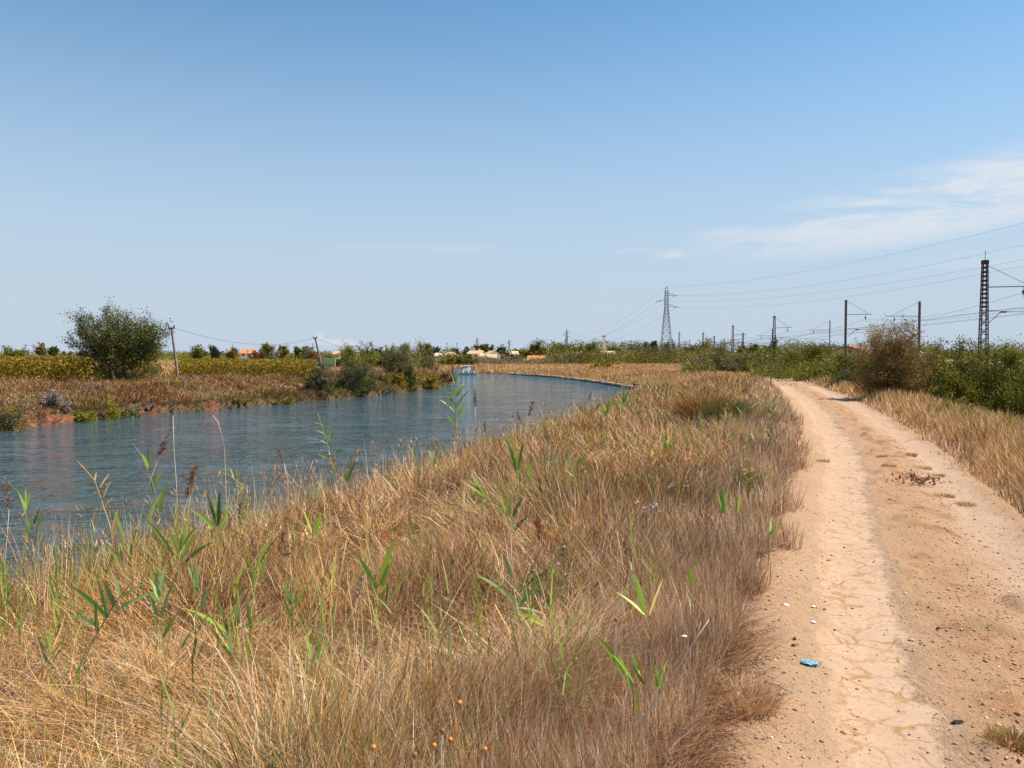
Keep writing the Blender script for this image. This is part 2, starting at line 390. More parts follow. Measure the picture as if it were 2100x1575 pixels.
# ------------------------------------------------------------------ dirt road
def build_road():
    d = np.r_[0, np.cumsum(np.linalg.norm(np.diff(ROAD, axis=0), axis=1))]
    s = [0.0]
    while s[-1] < d[-1]-.5:
        y = np.interp(s[-1], d, ROAD[:, 1]); x = np.interp(s[-1], d, ROAD[:, 0]); r = math.hypot(x, y)
        s.append(s[-1]+max(.045, .006*r))
    s = np.array(s); cx = np.interp(s, d, ROAD[:, 0]); cy = np.interp(s, d, ROAD[:, 1])
    # smooth centre line
    ker = np.ones(9)/9
    tx = np.gradient(cx, s); ty = np.gradient(cy, s); k = np.hypot(tx, ty); tx /= k; ty /= k
    tx = np.convolve(np.pad(tx, 20, 'edge'), np.ones(41)/41, 'valid'); ty = np.convolve(np.pad(ty, 20, 'edge'), np.ones(41)/41, 'valid')
    nu = 61; u = np.linspace(-.14, 1.14, nu)
    h = hw(cy)
    off = (2*u[None, :]-1)*h[:, None]        # + right
    X = cx[:, None]+ty[:, None]*off; Y = cy[:, None]-tx[:, None]*off; U = np.broadcast_to(u, X.shape)
    Sx = np.broadcast_to(s[:, None], X.shape)
    wv = (fbm(Sx*.25, U*0, 77)-.5)*.08
    g = lambda c, wd: np.exp(-((U+wv-c)/wd)**2)
    Z = roadz(Y)-.02*g(.30, .14)-.028*g(.86, .12)+.022*g(.60, .16)+.01*g(.05, .1)
    Z += (fbm(X*1.1, Y*1.1, 51)-.5)*.05+(fbm(X*5, Y*5, 53, 4)-.5)*.022*(1-.7*g(.30, .12))+(fbm(X*18, Y*18, 57, 2)-.5)*.007
    # clods and little ridges on the crown
    Z += np.maximum(fbm(X*3.2, Y*2.1, 59, 3)-.58, 0)*.35*g(.60, .2)
    Z -= .16*sstep(.0, .14, np.maximum(-U, U-1)+.0)
    nr, nc = X.shape; idx = np.arange(nr*nc).reshape(nr, nc)
    Fq = np.stack([idx[:-1, :-1], idx[:-1, 1:], idx[1:, 1:], idx[1:, :-1]], -1).reshape(-1, 4)
    me = newmesh('dirt_road', np.stack([X, Y, Z+.01], -1).reshape(-1, 3), Fq, None, {'lat': U+wv}, smooth=True)
    return tag(link('dirt_road', me, M_road), kind='structure')
m, N, L = mat_new('dirt_road')
o = N.new('ShaderNodeOutputMaterial'); b = N.new('ShaderNodeBsdfPrincipled'); L.new(b.outputs[0], o.inputs[0])
b.inputs['Roughness'].default_value = .95; b.inputs['Specular IOR Level'].default_value = .12
at = N.new('ShaderNodeAttribute'); at.attribute_name = 'lat'; tcn = N.new('ShaderNodeTexCoord')
def tn(scale, det=6, rough=.6, sx=1, sy=1, rot=0, dist=0):
    mp = N.new('ShaderNodeMapping'); mp.inputs['Scale'].default_value = (sx, sy, 1); mp.inputs['Rotation'].default_value = (0, 0, rot); L.new(tcn.outputs['Object'], mp.inputs[0])
    nz = N.new('ShaderNodeTexNoise'); nz.inputs['Scale'].default_value = scale; nz.inputs['Detail'].default_value = det; nz.inputs['Roughness'].default_value = rough; nz.inputs['Distortion'].default_value = dist
    L.new(mp.outputs[0], nz.inputs['Vector']); return nz.outputs[0]
def mrr(v, a, bb, c=0, d=1):
    n = N.new('ShaderNodeMapRange'); n.interpolation_type = 'SMOOTHSTEP'; L.new(v, n.inputs[0])
    for i, q in enumerate((a, bb, c, d)): n.inputs[i+1].default_value = q
    return n.outputs[0]
def mixn(f, a, bb):
    n = N.new('ShaderNodeMixRGB')
    if isinstance(f, float): n.inputs[0].default_value = f
    else: L.new(f, n.inputs[0])
    for i, v in ((1, a), (2, bb)):
        if isinstance(v, tuple): n.inputs[i].default_value = (*v, 1)
        else: L.new(v, n.inputs[i])
    return n.outputs[0]
big = tn(1.1, 5, .6, 1, .55, R(20)); med = tn(5, 8, .7); finen = tn(34, 6, .75); vf = tn(120, 3, .7)
latn = MB2('ADD', at.outputs['Fac'], MB2('MULTIPLY', MB2('SUBTRACT', big, .5), .22))
latn = MB2('ADD', latn, MB2('MULTIPLY', MB2('SUBTRACT', med, .5), .10))
rp = N.new('ShaderNodeValToRGB'); L.new(latn, rp.inputs[0]); e = rp.color_ramp.elements
stops = [(0,(.64,.42,.275)),(.16,(.69,.47,.315)),(.23,(.72,.51,.36)),(.38,(.74,.535,.385)),(.46,(.66,.43,.275)),(.60,(.62,.395,.25)),(.72,(.66,.445,.30)),(.80,(.70,.50,.36)),(.92,(.70,.50,.37)),(1,(.60,.39,.25))]
while len(e) < len(stops): e.new(.5)
for i, (p, c) in enumerate(stops): e[i].position = p; e[i].color = (*c, 1)
base = rp.outputs[0]
red = mixn(mrr(med, .52, .68), base, (.42,.215,.11))
crown = MB2('MULTIPLY', mrr(latn, .42, .56), mrr(latn, .82, .70))
c1 = mixn(MB2('MULTIPLY', MB2('ADD', MB2('MULTIPLY', crown, .85), .10), mrr(tn(2.2, 8, .75, 1, .6, R(20)), .50, .66)), base, (.44,.20,.10))
c2 = mixn(MB2('MULTIPLY', mrr(finen, .53, .66), .6), c1, (.34,.19,.11))
c3 = mixn(MB2('MULTIPLY', mrr(vf, .57, .70), .5), c2, (.75,.6,.45))
# drying cracks in the smooth wheel track
vo = N.new('ShaderNodeTexVoronoi'); vo.feature = 'DISTANCE_TO_EDGE'; vo.inputs['Scale'].default_value = 6
wm = N.new('ShaderNodeMixRGB'); wm.inputs[0].default_value = .24; L.new(tcn.outputs['Object'], wm.inputs[1])
nzc = N.new('ShaderNodeTexNoise'); nzc.inputs['Scale'].default_value = 4; nzc.inputs['Detail'].default_value = 4; L.new(tcn.outputs['Object'], nzc.inputs['Vector']); L.new(nzc.outputs['Color'], wm.inputs[2]); L.new(wm.outputs[0], vo.inputs['Vector'])
trk = MB2('MULTIPLY', mrr(latn, .17, .24), mrr(latn, .45, .38))
crk = MB2('MULTIPLY', MB2('MULTIPLY', mrr(vo.outputs['Distance'], .09, .0), trk), mrr(med, .38, .58, .0, .9))
c4 = mixn(crk, c3, (.54,.31,.17))
hs = N.new('ShaderNodeHueSaturation'); hs.inputs['Saturation'].default_value = 1.15; hs.inputs['Value'].default_value = ROADV; L.new(c4, hs.inputs['Color'])
L.new(hs.outputs[0], b.inputs['Base Color'])
hh = MB2('ADD', MB2('ADD', MB2('MULTIPLY', med, .8), MB2('MULTIPLY', finen, .28)), MB2('MULTIPLY', vf, .06))
hh = MB2('MULTIPLY', hh, MB2('SUBTRACT', 1.0, MB2('MULTIPLY', trk, .7)))
hh = MB2('SUBTRACT', hh, MB2('MULTIPLY', crk, .08))
bp = N.new('ShaderNodeBump'); bp.inputs['Strength'].default_value = .9; bp.inputs['Distance'].default_value = .05; L.new(hh, bp.inputs['Height']); L.new(bp.outputs[0], b.inputs['Normal'])
M_road = m
ROADO = build_road()
_me = ROADO.data
from mathutils.bvhtree import BVHTree
_v = np.zeros(len(_me.vertices)*3, np.float32); _me.vertices.foreach_get('co', _v); RV = _v.reshape(-1, 3)
def road_top(x, y):
    k = np.argmin((RV[:, 0]-x)**2+(RV[:, 1]-y)**2); return float(RV[k, 2])
def top(x, y):
    c = road_top(x, y) if abs(x) < 40 and y < 60 else -9
    d, _, _ = dist_line(np.array([x]), np.array([y]), ROAD)
    return c if d[0] < hw(y) else gz(x, y)
# ------------------------------------------------------------------ grass (uncountable: stuff)
def sample_polar(n, r0, r1, a0, a1):
    r = np.exp(RNG.uniform(math.log(r0), math.log(r1), n)); a = np.radians(RNG.uniform(a0, a1, n))
    return np.sin(a)*r, np.cos(a)*r, r
def blades(name, x, y, z, h, wd, th0, kap, az, col, K=3, curl=0, label='', tipcol=None, mat=None, kink=0):
    n = len(x); P = np.zeros((n, K+1, 3)); P[:, 0] = np.stack([x, y, z], -1)
    for i in range(K):
        t = (i+.5)/K; th = th0+kap*t+(kink if t > .45 else 0); a = az+curl*t
        st = (h/K)[:, None]*np.stack([np.sin(th)*np.cos(a), np.sin(th)*np.sin(a), np.cos(th)], -1)
        P[:, i+1] = P[:, i]+st
    tw = RNG.uniform(0, PI, n); wv = np.stack([np.cos(tw), np.sin(tw), np.zeros(n)], -1)
    tt = np.linspace(0, 1, K+1); prof = np.clip(1.05-tt**1.6, .06, 1)
    off = wv[:, None, :]*(wd[:, None]*prof[None]/2)[..., None]
    V = np.stack([P-off, P+off], 2).reshape(-1, 3)
    b = (np.arange(n)*(K+1)*2)[:, None]+np.arange(K)[None]*2
    Fq = np.stack([b, b+1, b+3, b+2], -1).reshape(-1, 4)
    c = np.repeat(col[:, None, :], (K+1)*2, 1)
    if tipcol is not None:
        tv = np.repeat(tt, 2)[None, :, None]; c = c*(1-tv*.5)+tipcol[None, None, :]*tv*.5
    me = newmesh(name, V, Fq, c.reshape(-1, 3))
    return tag(link(name, me, mat or M_grass), label, 'grass', kind='stuff')
STRAW = np.array((.78,.475,.185)); TAN = np.array((.55,.285,.105)); RUST = np.array((.40,.16,.045)); PINK = np.array((.73,.495,.35)); OLIVE = np.array((.25,.23,.05)); GRN = np.array((.17,.27,.045)); PALE = np.array((.9,.69,.43)); GOLD = np.array((.80,.45,.12)); BROWN = np.array((.15,.07,.035))
def palette(weights):
    "pick one colour per blade from (n,k) weights"
    Wt, cols = weights; Wt = Wt/Wt.sum(1, keepdims=True); cs = np.cumsum(Wt, 1); u = RNG.random(len(Wt))[:, None]
    k = (u > cs).sum(1).clip(0, len(cols)-1); c = np.array(cols)[k]
    return c*RNG.uniform(.5, 1.3, (len(c), 1))*RNG.uniform(.95, 1.05, (len(c), 3))
def near_bank():
    x, y, r = sample_polar(NB, 1.8, 95, -44, 27)
    z, dl, dr, dc, sc, ins, left = ground(x, y, True)
    edge = dc-hw(y)+(fbm(x*1.6, y*1.6, 61)-.5)*.75*(1+0*y)
    ok = (~ins) & (~left) & (sc > 0) & (edge > -.02) & (dr < 60)
    near_edge = (edge < .5); ok &= ~(near_edge & (RNG.random(len(x)) > .35+1.2*np.clip(edge, 0, 1))); ok &= (edge > .24*sstep(8, 4, y)); hole = fbm(x*2.3, y*2.3, 161)+.25*fbm(x*.5, y*.5, 162); ok &= ~((hole < .50) & (edge > .5) & (r < 25) & (RNG.random(len(x)) < .72))
    x, y, r, z, dr, edge = [q[ok] for q in (x, y, r, z, dr, edge)]; n = len(x)
    flow = fbm(x*.55+9, y*.55, 63)*4*PI+fbm(x*1.9, y*1.9, 64)*2.0
    e = sstep(1.5, .5, edge)                     # short pinkish grass by the road
    wtr = sstep(1.6, .3, dr)
    tall = fbm(x*.8, y*.8, 65)
    h = (.40+.5*tall+.1*wtr)*(1-.48*e)*RNG.uniform(.5, 1.3, n)
    wd = np.maximum(.0042*(1-.25*e), .00105*r)*RNG.uniform(.6, 1.35, n)*np.where(RNG.random(n) < .07, 1.7, 1)
    lodge = sstep(.45, .62, fbm(x*.7, y*.7, 66))*(1-e)*(1-wtr)
    th0 = np.abs(RNG.normal(.2, .33, n))*(1-.6*e)+lodge*.5; kap = (RNG.uniform(.1, 1.5, n)+lodge*RNG.uniform(.2, 1.2, n))*(1-.6*e)
    az = flow+RNG.normal(0, 1.5, n)
    # a few blades snapped or fallen flat
    fl = RNG.random(n) < .12; th0 = np.where(fl, RNG.uniform(1.0, 1.4, n), th0); kap = np.where(fl, .2, kap)
    gm = sstep(.5, .68, fbm(x*.45+3, y*.45, 67)); rm = sstep(.45, .65, fbm(x*.6, y*.6+8, 68)); pm = sstep(.4, .6, fbm(x*.5+20, y*.5, 69)); bm = sstep(.42, .62, fbm(x*.9, y*.9, 70))
    o = np.ones(n)
    Wt = np.stack([o*.26*(1-e*.2), o*.42, (.16+.42*rm)*(1-e*.8), .14+.25*pm+e*.75, (.05+.55*gm)*(1-e*.6), .03+.16*gm, .06+.12*pm+.45*e, .04+.15*rm*(1-e), .09+.30*bm*(1-.7*e)], 1)
    col = palette((Wt, [STRAW, TAN, RUST, PINK, OLIVE, GRN, PALE, GOLD, BROWN]))
    col *= (.46+.98*fbm(x*1.5, y*1.5, 163))[:, None]
    blades('bank_grass', x, y, z-.02, h, wd, th0, kap, az, col, 3, RNG.normal(0, .7, n), 'tangled dry tan grass covering the near canal bank between water and dirt track', kink=np.where(RNG.random(n) < .16, RNG.uniform(.5, 1.5, n), 0))

near_bank()
def under_mat():
    "a low thatch of dead, flattened grass that closes the gaps near the camera"
    x, y, r = sample_polar(330000, 1.8, 30, -44, 22)
    z, dl, dr, dc, sc, ins, left = ground(x, y, True)
    edge = dc-hw(y)+(fbm(x*1.6, y*1.6, 61)-.5)*.5
    ok = (~ins) & (~left) & (sc > 0) & (edge > .1)
    x, y, r, z, edge = [q[ok] for q in (x, y, r, z, edge)]; n = len(x)
    az = fbm(x*.55+9, y*.55, 63)*4*PI+RNG.normal(0, 1.3, n)
    col = palette((np.ones((n, 4))*[.3, .35, .45, .25], [TAN*.75, PINK*.6, BROWN*1.3, RUST*.75]))  # thatch colours lowered so gaps between blades look shaded
    blades('grass_thatch', x, y, z+RNG.uniform(0, .12, n), RNG.uniform(.15, .4, n), np.maximum(.004, .001*r), RNG.uniform(.9, 1.6, n), RNG.uniform(-.1, .5, n), az, col, 2, RNG.normal(0, .6, n), 'flattened dead grass thatch beneath the standing grass of the near bank')
under_mat()
def green_shoots():
    "small reed shoots: two or three flat green blades from one foot, far too many to count along the water"
    x, y, r = sample_polar(26000, 3, 80, -44, 22)
    z, dl, dr, dc, sc, ins, left = ground(x, y, True); edge = dc-hw(y)
    p = (.10+.5*sstep(4.5, .3, dr))*sstep(.42, .62, fbm(x*.55+31, y*.55, 171))+.02
    ok = (~ins) & (~left) & (sc > 0) & (edge > .5) & (RNG.random(len(x)) < p*.34)
    L6 = 6; nb = int(ok.sum()); lx, ly = RNG.normal(0, .07, nb), RNG.normal(0, .07, nb); x0, y0, z0, r0 = x[ok], y[ok], z[ok], r[ok]; hb = RNG.uniform(.05, .35, nb)+.3*sstep(3, .3, dr[ok])*RNG.random(nb)**2
    blades('reed_shoot_stems', x0-lx, y0-ly, z0-.02, hb+.5, np.maximum(.006, .0010*r0), np.abs(RNG.normal(.06, .05, nb)), RNG.uniform(0, .3, nb), RNG.uniform(0, 2*PI, nb), palette((np.ones((nb, 3)), [GRN*1.5, OLIVE*1.6, STRAW*.8])), 3, 0, 'thin green stems of the small reed shoots on the near bank')
    x, y, r, z, dr = [np.repeat(q[ok], L6) for q in (x, y, r, z, dr)]; n = len(x); x = x-np.repeat(lx, L6); y = y-np.repeat(ly, L6)
    k = np.tile(np.arange(L6), n//L6); hs = np.repeat(hb, L6)+k*.075; az = np.repeat(RNG.uniform(0, 2*PI, n//L6), L6)+(k % 2)*PI+RNG.normal(0, .4, n)
    g = np.repeat(RNG.random(n//L6), L6)[:, None]; col = (np.array((.24,.36,.06))*(1-g)+np.array((.40,.42,.08))*g)*RNG.uniform(.7, 1.2, (n, 1)); dry = RNG.random(n) < .15; col[dry] = STRAW*.8
    blades('reed_shoots', x, y, z+hs, RNG.uniform(.10, .28, n), np.maximum(.009, .0012*r)*RNG.uniform(.7, 1.2, n), RNG.uniform(.1, .6, n), RNG.uniform(-.1, .7, n), az, col, 4, 0, 'small green reed shoots scattered through the dry grass of the near bank', mat=M_reedleaf)
green_shoots()
def tall_stalks():
    "thin pale culms standing above the grass, thickest along the water"
    x, y, r = sample_polar(52000, 2.5, 90, -44, 18)
    z, dl, dr, dc, sc, ins, left = ground(x, y, True); edge = dc-hw(y)
    p = .05+1.6*sstep(2.6, .2, dr)*(.3+.7*fbm(x*.7, y*.7, 71))
    ok = (~ins) & (~left) & (sc > 0) & (edge > .5) & (RNG.random(len(x)) < p*.5)
    x, y, r, z, dr = [q[ok] for q in (x, y, r, z, dr)]; n = len(x)
    h = RNG.uniform(.6, 1.35, n)*(.8+.3*sstep(2, 0, dr)); col = palette((np.ones((n, 4))*[.35, .25, .25, .15], [PALE, STRAW, PINK, RUST]))
    blades('dry_culms', x, y, z-.02, h, np.maximum(.003, .00075*r), np.abs(RNG.normal(0, .09, n)), RNG.uniform(0, .5, n), RNG.uniform(0, 2*PI, n), col, 3, 0, 'thin pale dry culms standing up out of the near bank grass along the water')
    # feathery seed heads on some of them
    k = RNG.random(n) < .3; x, y, z, h, r = x[k], y[k], z[k], h[k], r[k]; m = len(x)*7
    x2 = np.repeat(x, 7)+RNG.normal(0, .012, m); y2 = np.repeat(y, 7)+RNG.normal(0, .012, m); z2 = np.repeat(z+h*.78, 7)+RNG.uniform(0, .14, m)
    col = palette((np.ones((m, 3)), [PINK, RUST*1.2, TAN]))
    blades('seed_heads', x2, y2, z2, RNG.uniform(.04, .09, m), np.maximum(.003, .0009*np.repeat(r, 7)), RNG.uniform(.1, .8, m), RNG.uniform(0, .6, m), RNG.uniform(0, 2*PI, m), col, 2, 0, 'small feathery seed heads on the dry culms beside the water')
tall_stalks()
def right_verge():
    x, y, r = sample_polar(420000, 2.0, 160, -5, 44)
    z, dl, dr, dc, sc, ins, left = ground(x, y, True)
    edge = dc-hw(y)+(fbm(x*1.3, y*1.3, 72)-.5)*.6
    ok = (~ins) & (~left) & (sc <= 0) & (edge > 0) & (dc < 26) & ~((edge < .35) & (RNG.random(len(x)) > .5))
    ok &= ~((dc > 7) & (RNG.random(len(x)) > .45))
    x, y, r, z, edge, dc = [q[ok] for q in (x, y, r, z, edge, dc)]; n = len(x)
    e = sstep(.9, .1, edge); h = (.32+.3*fbm(x*.9, y*.9, 73))*(1-.55*e)*RNG.uniform(.6, 1.3, n)
    wd = np.maximum(.0035, .0009*r)*RNG.uniform(.7, 1.3, n)
    gm = sstep(.45, .65, fbm(x*.5, y*.5, 74)); far = sstep(3.2, 5.5, dc)
    Wt = np.stack([.65+0*gm, .4-.1*gm, .12+0*gm, .05+.3*e, .04+.12*gm+.5*far, .05+.05*far, .15-.1*far, .05+.25*far], 1)
    col = palette((Wt, [STRAW, TAN, RUST, PINK, OLIVE, GOLD, PALE, BROWN]))*(.72+.56*fbm(x*1.6, y*1.6, 164))[:, None]
    az = -.4+RNG.normal(0, 1.0, n)+fbm(x*.4, y*.4, 75)*3
    blades('verge_grass', x, y, z-.02, h, wd, np.abs(RNG.normal(.15, .18, n)), RNG.uniform(.1, .9, n), az, col, 3, 0, 'dry straw coloured grass on the right hand verge beyond the track')
right_verge()
def left_bank():
    x, y, r = sample_polar(800000, 29, 125, -44, 1)
    z, dl, dr, dc, sc, ins, left = ground(x, y, True)
    n2 = fbm(x*1.7, y*1.7, 9)-.5
    ok = (~ins) & left & (dl < 16)
    bare = (dl < .8) & (eroded(x, y)+.9*(n2) > .42)
    ok &= ~(bare & (RNG.random(len(x)) > .06)); ok &= ~((dl > 8) & (RNG.random(len(x)) > .5))
    x, y, r, z, dl = [q[ok] for q in (x, y, r, z, dl)]; n = len(x)
    h = (.08+.5*fbm(x*.7, y*.7, 77)*fbm(x*2.1, y*2.1, 177)*2)*RNG.uniform(.6, 1.3, n)*(1+.3*sstep(2, .4, dl))
    wd = .0008*r*RNG.uniform(.7, 1.3, n)
    low = sstep(2.4, .3, dl); far = sstep(46, 62, y); rm = sstep(.42, .62, fbm(x*.35, y*.35, 78)); gm = sstep(.45, .62, fbm(x*.6, y*.6, 79)); pm = sstep(.5, .65, fbm(x*.8, y*.8, 80))
    Wt = np.stack([.16*(1-low*.8)*(1-rm*.8)+0*gm, .42-.1*low, .25+.6*rm, .25+.6*pm, .08+.7*gm+.6*low*gm, .05+low*far*.9, .03+low*.15+.1*gm, .12+.35*rm], 1)
    col = palette((Wt, [STRAW*.8, TAN*.8, RUST*.75, PINK*.62, OLIVE*.9, np.array((.30,.19,.03)), GRN, BROWN]))*(.6+.7*fbm(x*.9, y*.9, 191))[:, None]
    hang = (dl < 1.0); th0 = np.abs(RNG.normal(.35, .4, n))+hang*.4
    az = np.where(hang, RNG.normal(-.1, .5, n), RNG.uniform(0, 2*PI, n))
    blades('far_shore_grass', x, y, z-.02, h, wd, th0, RNG.uniform(.1, 1.4, n), az, col, 2, 0, 'brownish dry grass and low scrub covering the left canal bank')
left_bank()
def bend_bank():
    x, y, r = sample_polar(520000, 62, 330, -18, 22)
    z, dl, dr, dc, sc, ins, left = ground(x, y, True)
    ok = (~ins) & (~left) & ((y > 88) | (dr < 14)) & (dc > 1.2) & ((sc > 0) | (dc < 60)) & ((sc > 0) | (y > 100))
    x, y, r, z, dr = [q[ok] for q in (x, y, r, z, dr)]; n = len(x)
    h = (.35+.35*fbm(x*.3, y*.3, 81))*RNG.uniform(.7, 1.3, n)
    rm = sstep(.4, .6, fbm(x*.08, y*.15, 82)); low = sstep(2.2, .4, dr); gm = sstep(.45, .6, fbm(x*.25, y*.25, 83))
    Wt = np.stack([.8-.5*rm, .4+0*rm, .08+.2*rm, .06+.25*rm, .1+.5*low*gm+.1*gm, .05+.25*low, .2-.15*rm, .04+0*rm], 1)
    col = palette((Wt, [STRAW, TAN, RUST, PINK, OLIVE, GOLD*.8, PALE, BROWN]))
    blades('bend_grass', x, y, z-.02, h, .0008*r*RNG.uniform(.7, 1.3, n), np.abs(RNG.normal(.3, .3, n)), RNG.uniform(.1, 1.2, n), RNG.uniform(0, 2*PI, n), col, 2, 0, 'golden dry grass filling the bank around the outside of the canal bend')
bend_bank()
def field():
    x, y, r = sample_polar(220000, 60, 420, -46, -2)
    z, dl, dr, dc, sc, ins, left = ground(x, y, True)
    ok = (~ins) & (left | (y > 150)) & ((dl > 12) | (y > 150))
    x, y, r, z = [q[ok] for q in (x, y, r, z)]; n = len(x)
    rm = sstep(.4, .6, fbm(x*.03, y*.06, 84)); gm = sstep(.45, .6, fbm(x*.05, y*.1, 85))
    col = palette((np.stack([.5+0*rm, .4+0*rm, .1+.2*rm, .2+.2*rm, .1+.5*gm], 1), [STRAW, TAN, RUST, PINK, OLIVE]))
    blades('field_grass', x, y, z-.02, .45*RNG.uniform(.5, 1.2, n), .0012*r, np.abs(RNG.normal(.2, .15, n)), RNG.uniform(.1, .7, n), RNG.uniform(0, 2*PI, n), col, 2, 0, 'dry grass of the flat fields behind the left bank')
field()
# ------------------------------------------------------------------ gravel on the road (stuff)
def gravel():
    n = 20000; x, y, r = sample_polar(n*4, 1.9, 34, -2, 40)
    dc, sc, _ = dist_line(x, y, ROAD); u = .5-sc*dc/(2*hw(y))          # 0 left .. 1 right
    p = .35+.9*np.exp(-((u-.62)/.17)**2)+.5*np.exp(-((u-1.0)/.12)**2)+.45*np.exp(-((u-.03)/.12)**2)-.33*np.exp(-((u-.3)/.1)**2)
    p *= .3+1.2*fbm(x*1.1, y*1.1, 90)
    ok = (dc < hw(y)*1.08) & (RNG.random(len(x)) < p*.55); x, y, r = x[ok][:n], y[ok][:n], r[ok][:n]; n = len(x)
    s = np.exp(RNG.normal(math.log(.0033), .5, n))*(1+.045*r); s = np.clip(s, .0016, .014)
    oct_v = np.array([(1,0,0),(0,1,0),(-1,0,0),(0,-1,0),(0,0,1),(0,0,-1)], float); oct_f = np.array([(0,1,4),(1,2,4),(2,3,4),(3,0,4),(1,0,5),(2,1,5),(3,2,5),(0,3,5)])
    sub_v = list(map(tuple, oct_v)); nf = []
    mid = {}
    def md(a, b):
        k = (min(a, b), max(a, b))
        if k not in mid:
            q = (np.array(sub_v[a])+np.array(sub_v[b])); q /= np.linalg.norm(q); sub_v.append(tuple(q)); mid[k] = len(sub_v)-1
        return mid[k]
    for a, b, c in oct_f:
        ab, bc, ca = md(a, b), md(b, c), md(c, a); nf += [(a, ab, ca), (ab, b, bc), (ca, bc, c), (ab, bc, ca)]
    sv = np.array(sub_v); nf = np.array(nf); m = len(sv)
    a = RNG.uniform(0, 2*PI, n); ca, sa = np.cos(a), np.sin(a)
    j = 1+RNG.uniform(-.28, .28, (n, m, 1)); P = sv[None]*j*s[:, None, None]*np.stack([RNG.uniform(.8, 1.6, n), RNG.uniform(.7, 1.1, n), RNG.uniform(.45, .8, n)], -1)[:, None, :]
    Q = np.stack([P[..., 0]*ca[:, None]-P[..., 1]*sa[:, None], P[..., 0]*sa[:, None]+P[..., 1]*ca[:, None], P[..., 2]], -1)
    zt = np.zeros(n)
    near = RV[(RV[:, 1] < 40) & (RV[:, 1] > -2)]
    # nearest road vertex through a coarse hash
    for k0 in range(0, n, 500):
        xx = x[k0:k0+500]; yy = y[k0:k0+500]
        sel = near[(near[:, 1] > yy.min()-.3) & (near[:, 1] < yy.max()+.3)] if False else near
        pass
    from mathutils.kdtree import KDTree
    kd = KDTree(len(near))
    for i, p_ in enumerate(near): kd.insert((float(p_[0]), float(p_[1]), 0), i)
    kd.balance()
    for i in range(n): zt[i] = near[kd.find((x[i], y[i], 0))[1], 2]
    Q += np.stack([x, y, zt+s*.15], -1)[:, None, :]
    Fq = (np.arange(n)*m)[:, None, None]+nf[None]
    cols = np.array([(.48,.28,.17),(.38,.19,.11),(.26,.18,.15),(.5,.36,.24),(.7,.62,.52),(.26,.22,.22)])
    k = RNG.choice(6, n, p=[.36,.24,.07,.22,.05,.06]); c = np.repeat(cols[k][:, None], m, 1)
    me = newmesh('gravel', Q.reshape(-1, 3), Fq.reshape(-1, 3), c.reshape(-1, 3))
    tag(link('gravel', me, M_stone), 'small brown and grey stones and clods scattered over the dirt track', 'gravel', kind='stuff')
m, N, L = mat_new('stone'); o = N.new('ShaderNodeOutputMaterial'); b = N.new('ShaderNodeBsdfPrincipled'); L.new(b.outputs[0], o.inputs[0])
at = N.new('ShaderNodeAttribute'); at.attribute_name = 'col'; L.new(at.outputs['Color'], b.inputs['Base Color']); b.inputs['Roughness'].default_value = .9
M_stone = m
gravel()
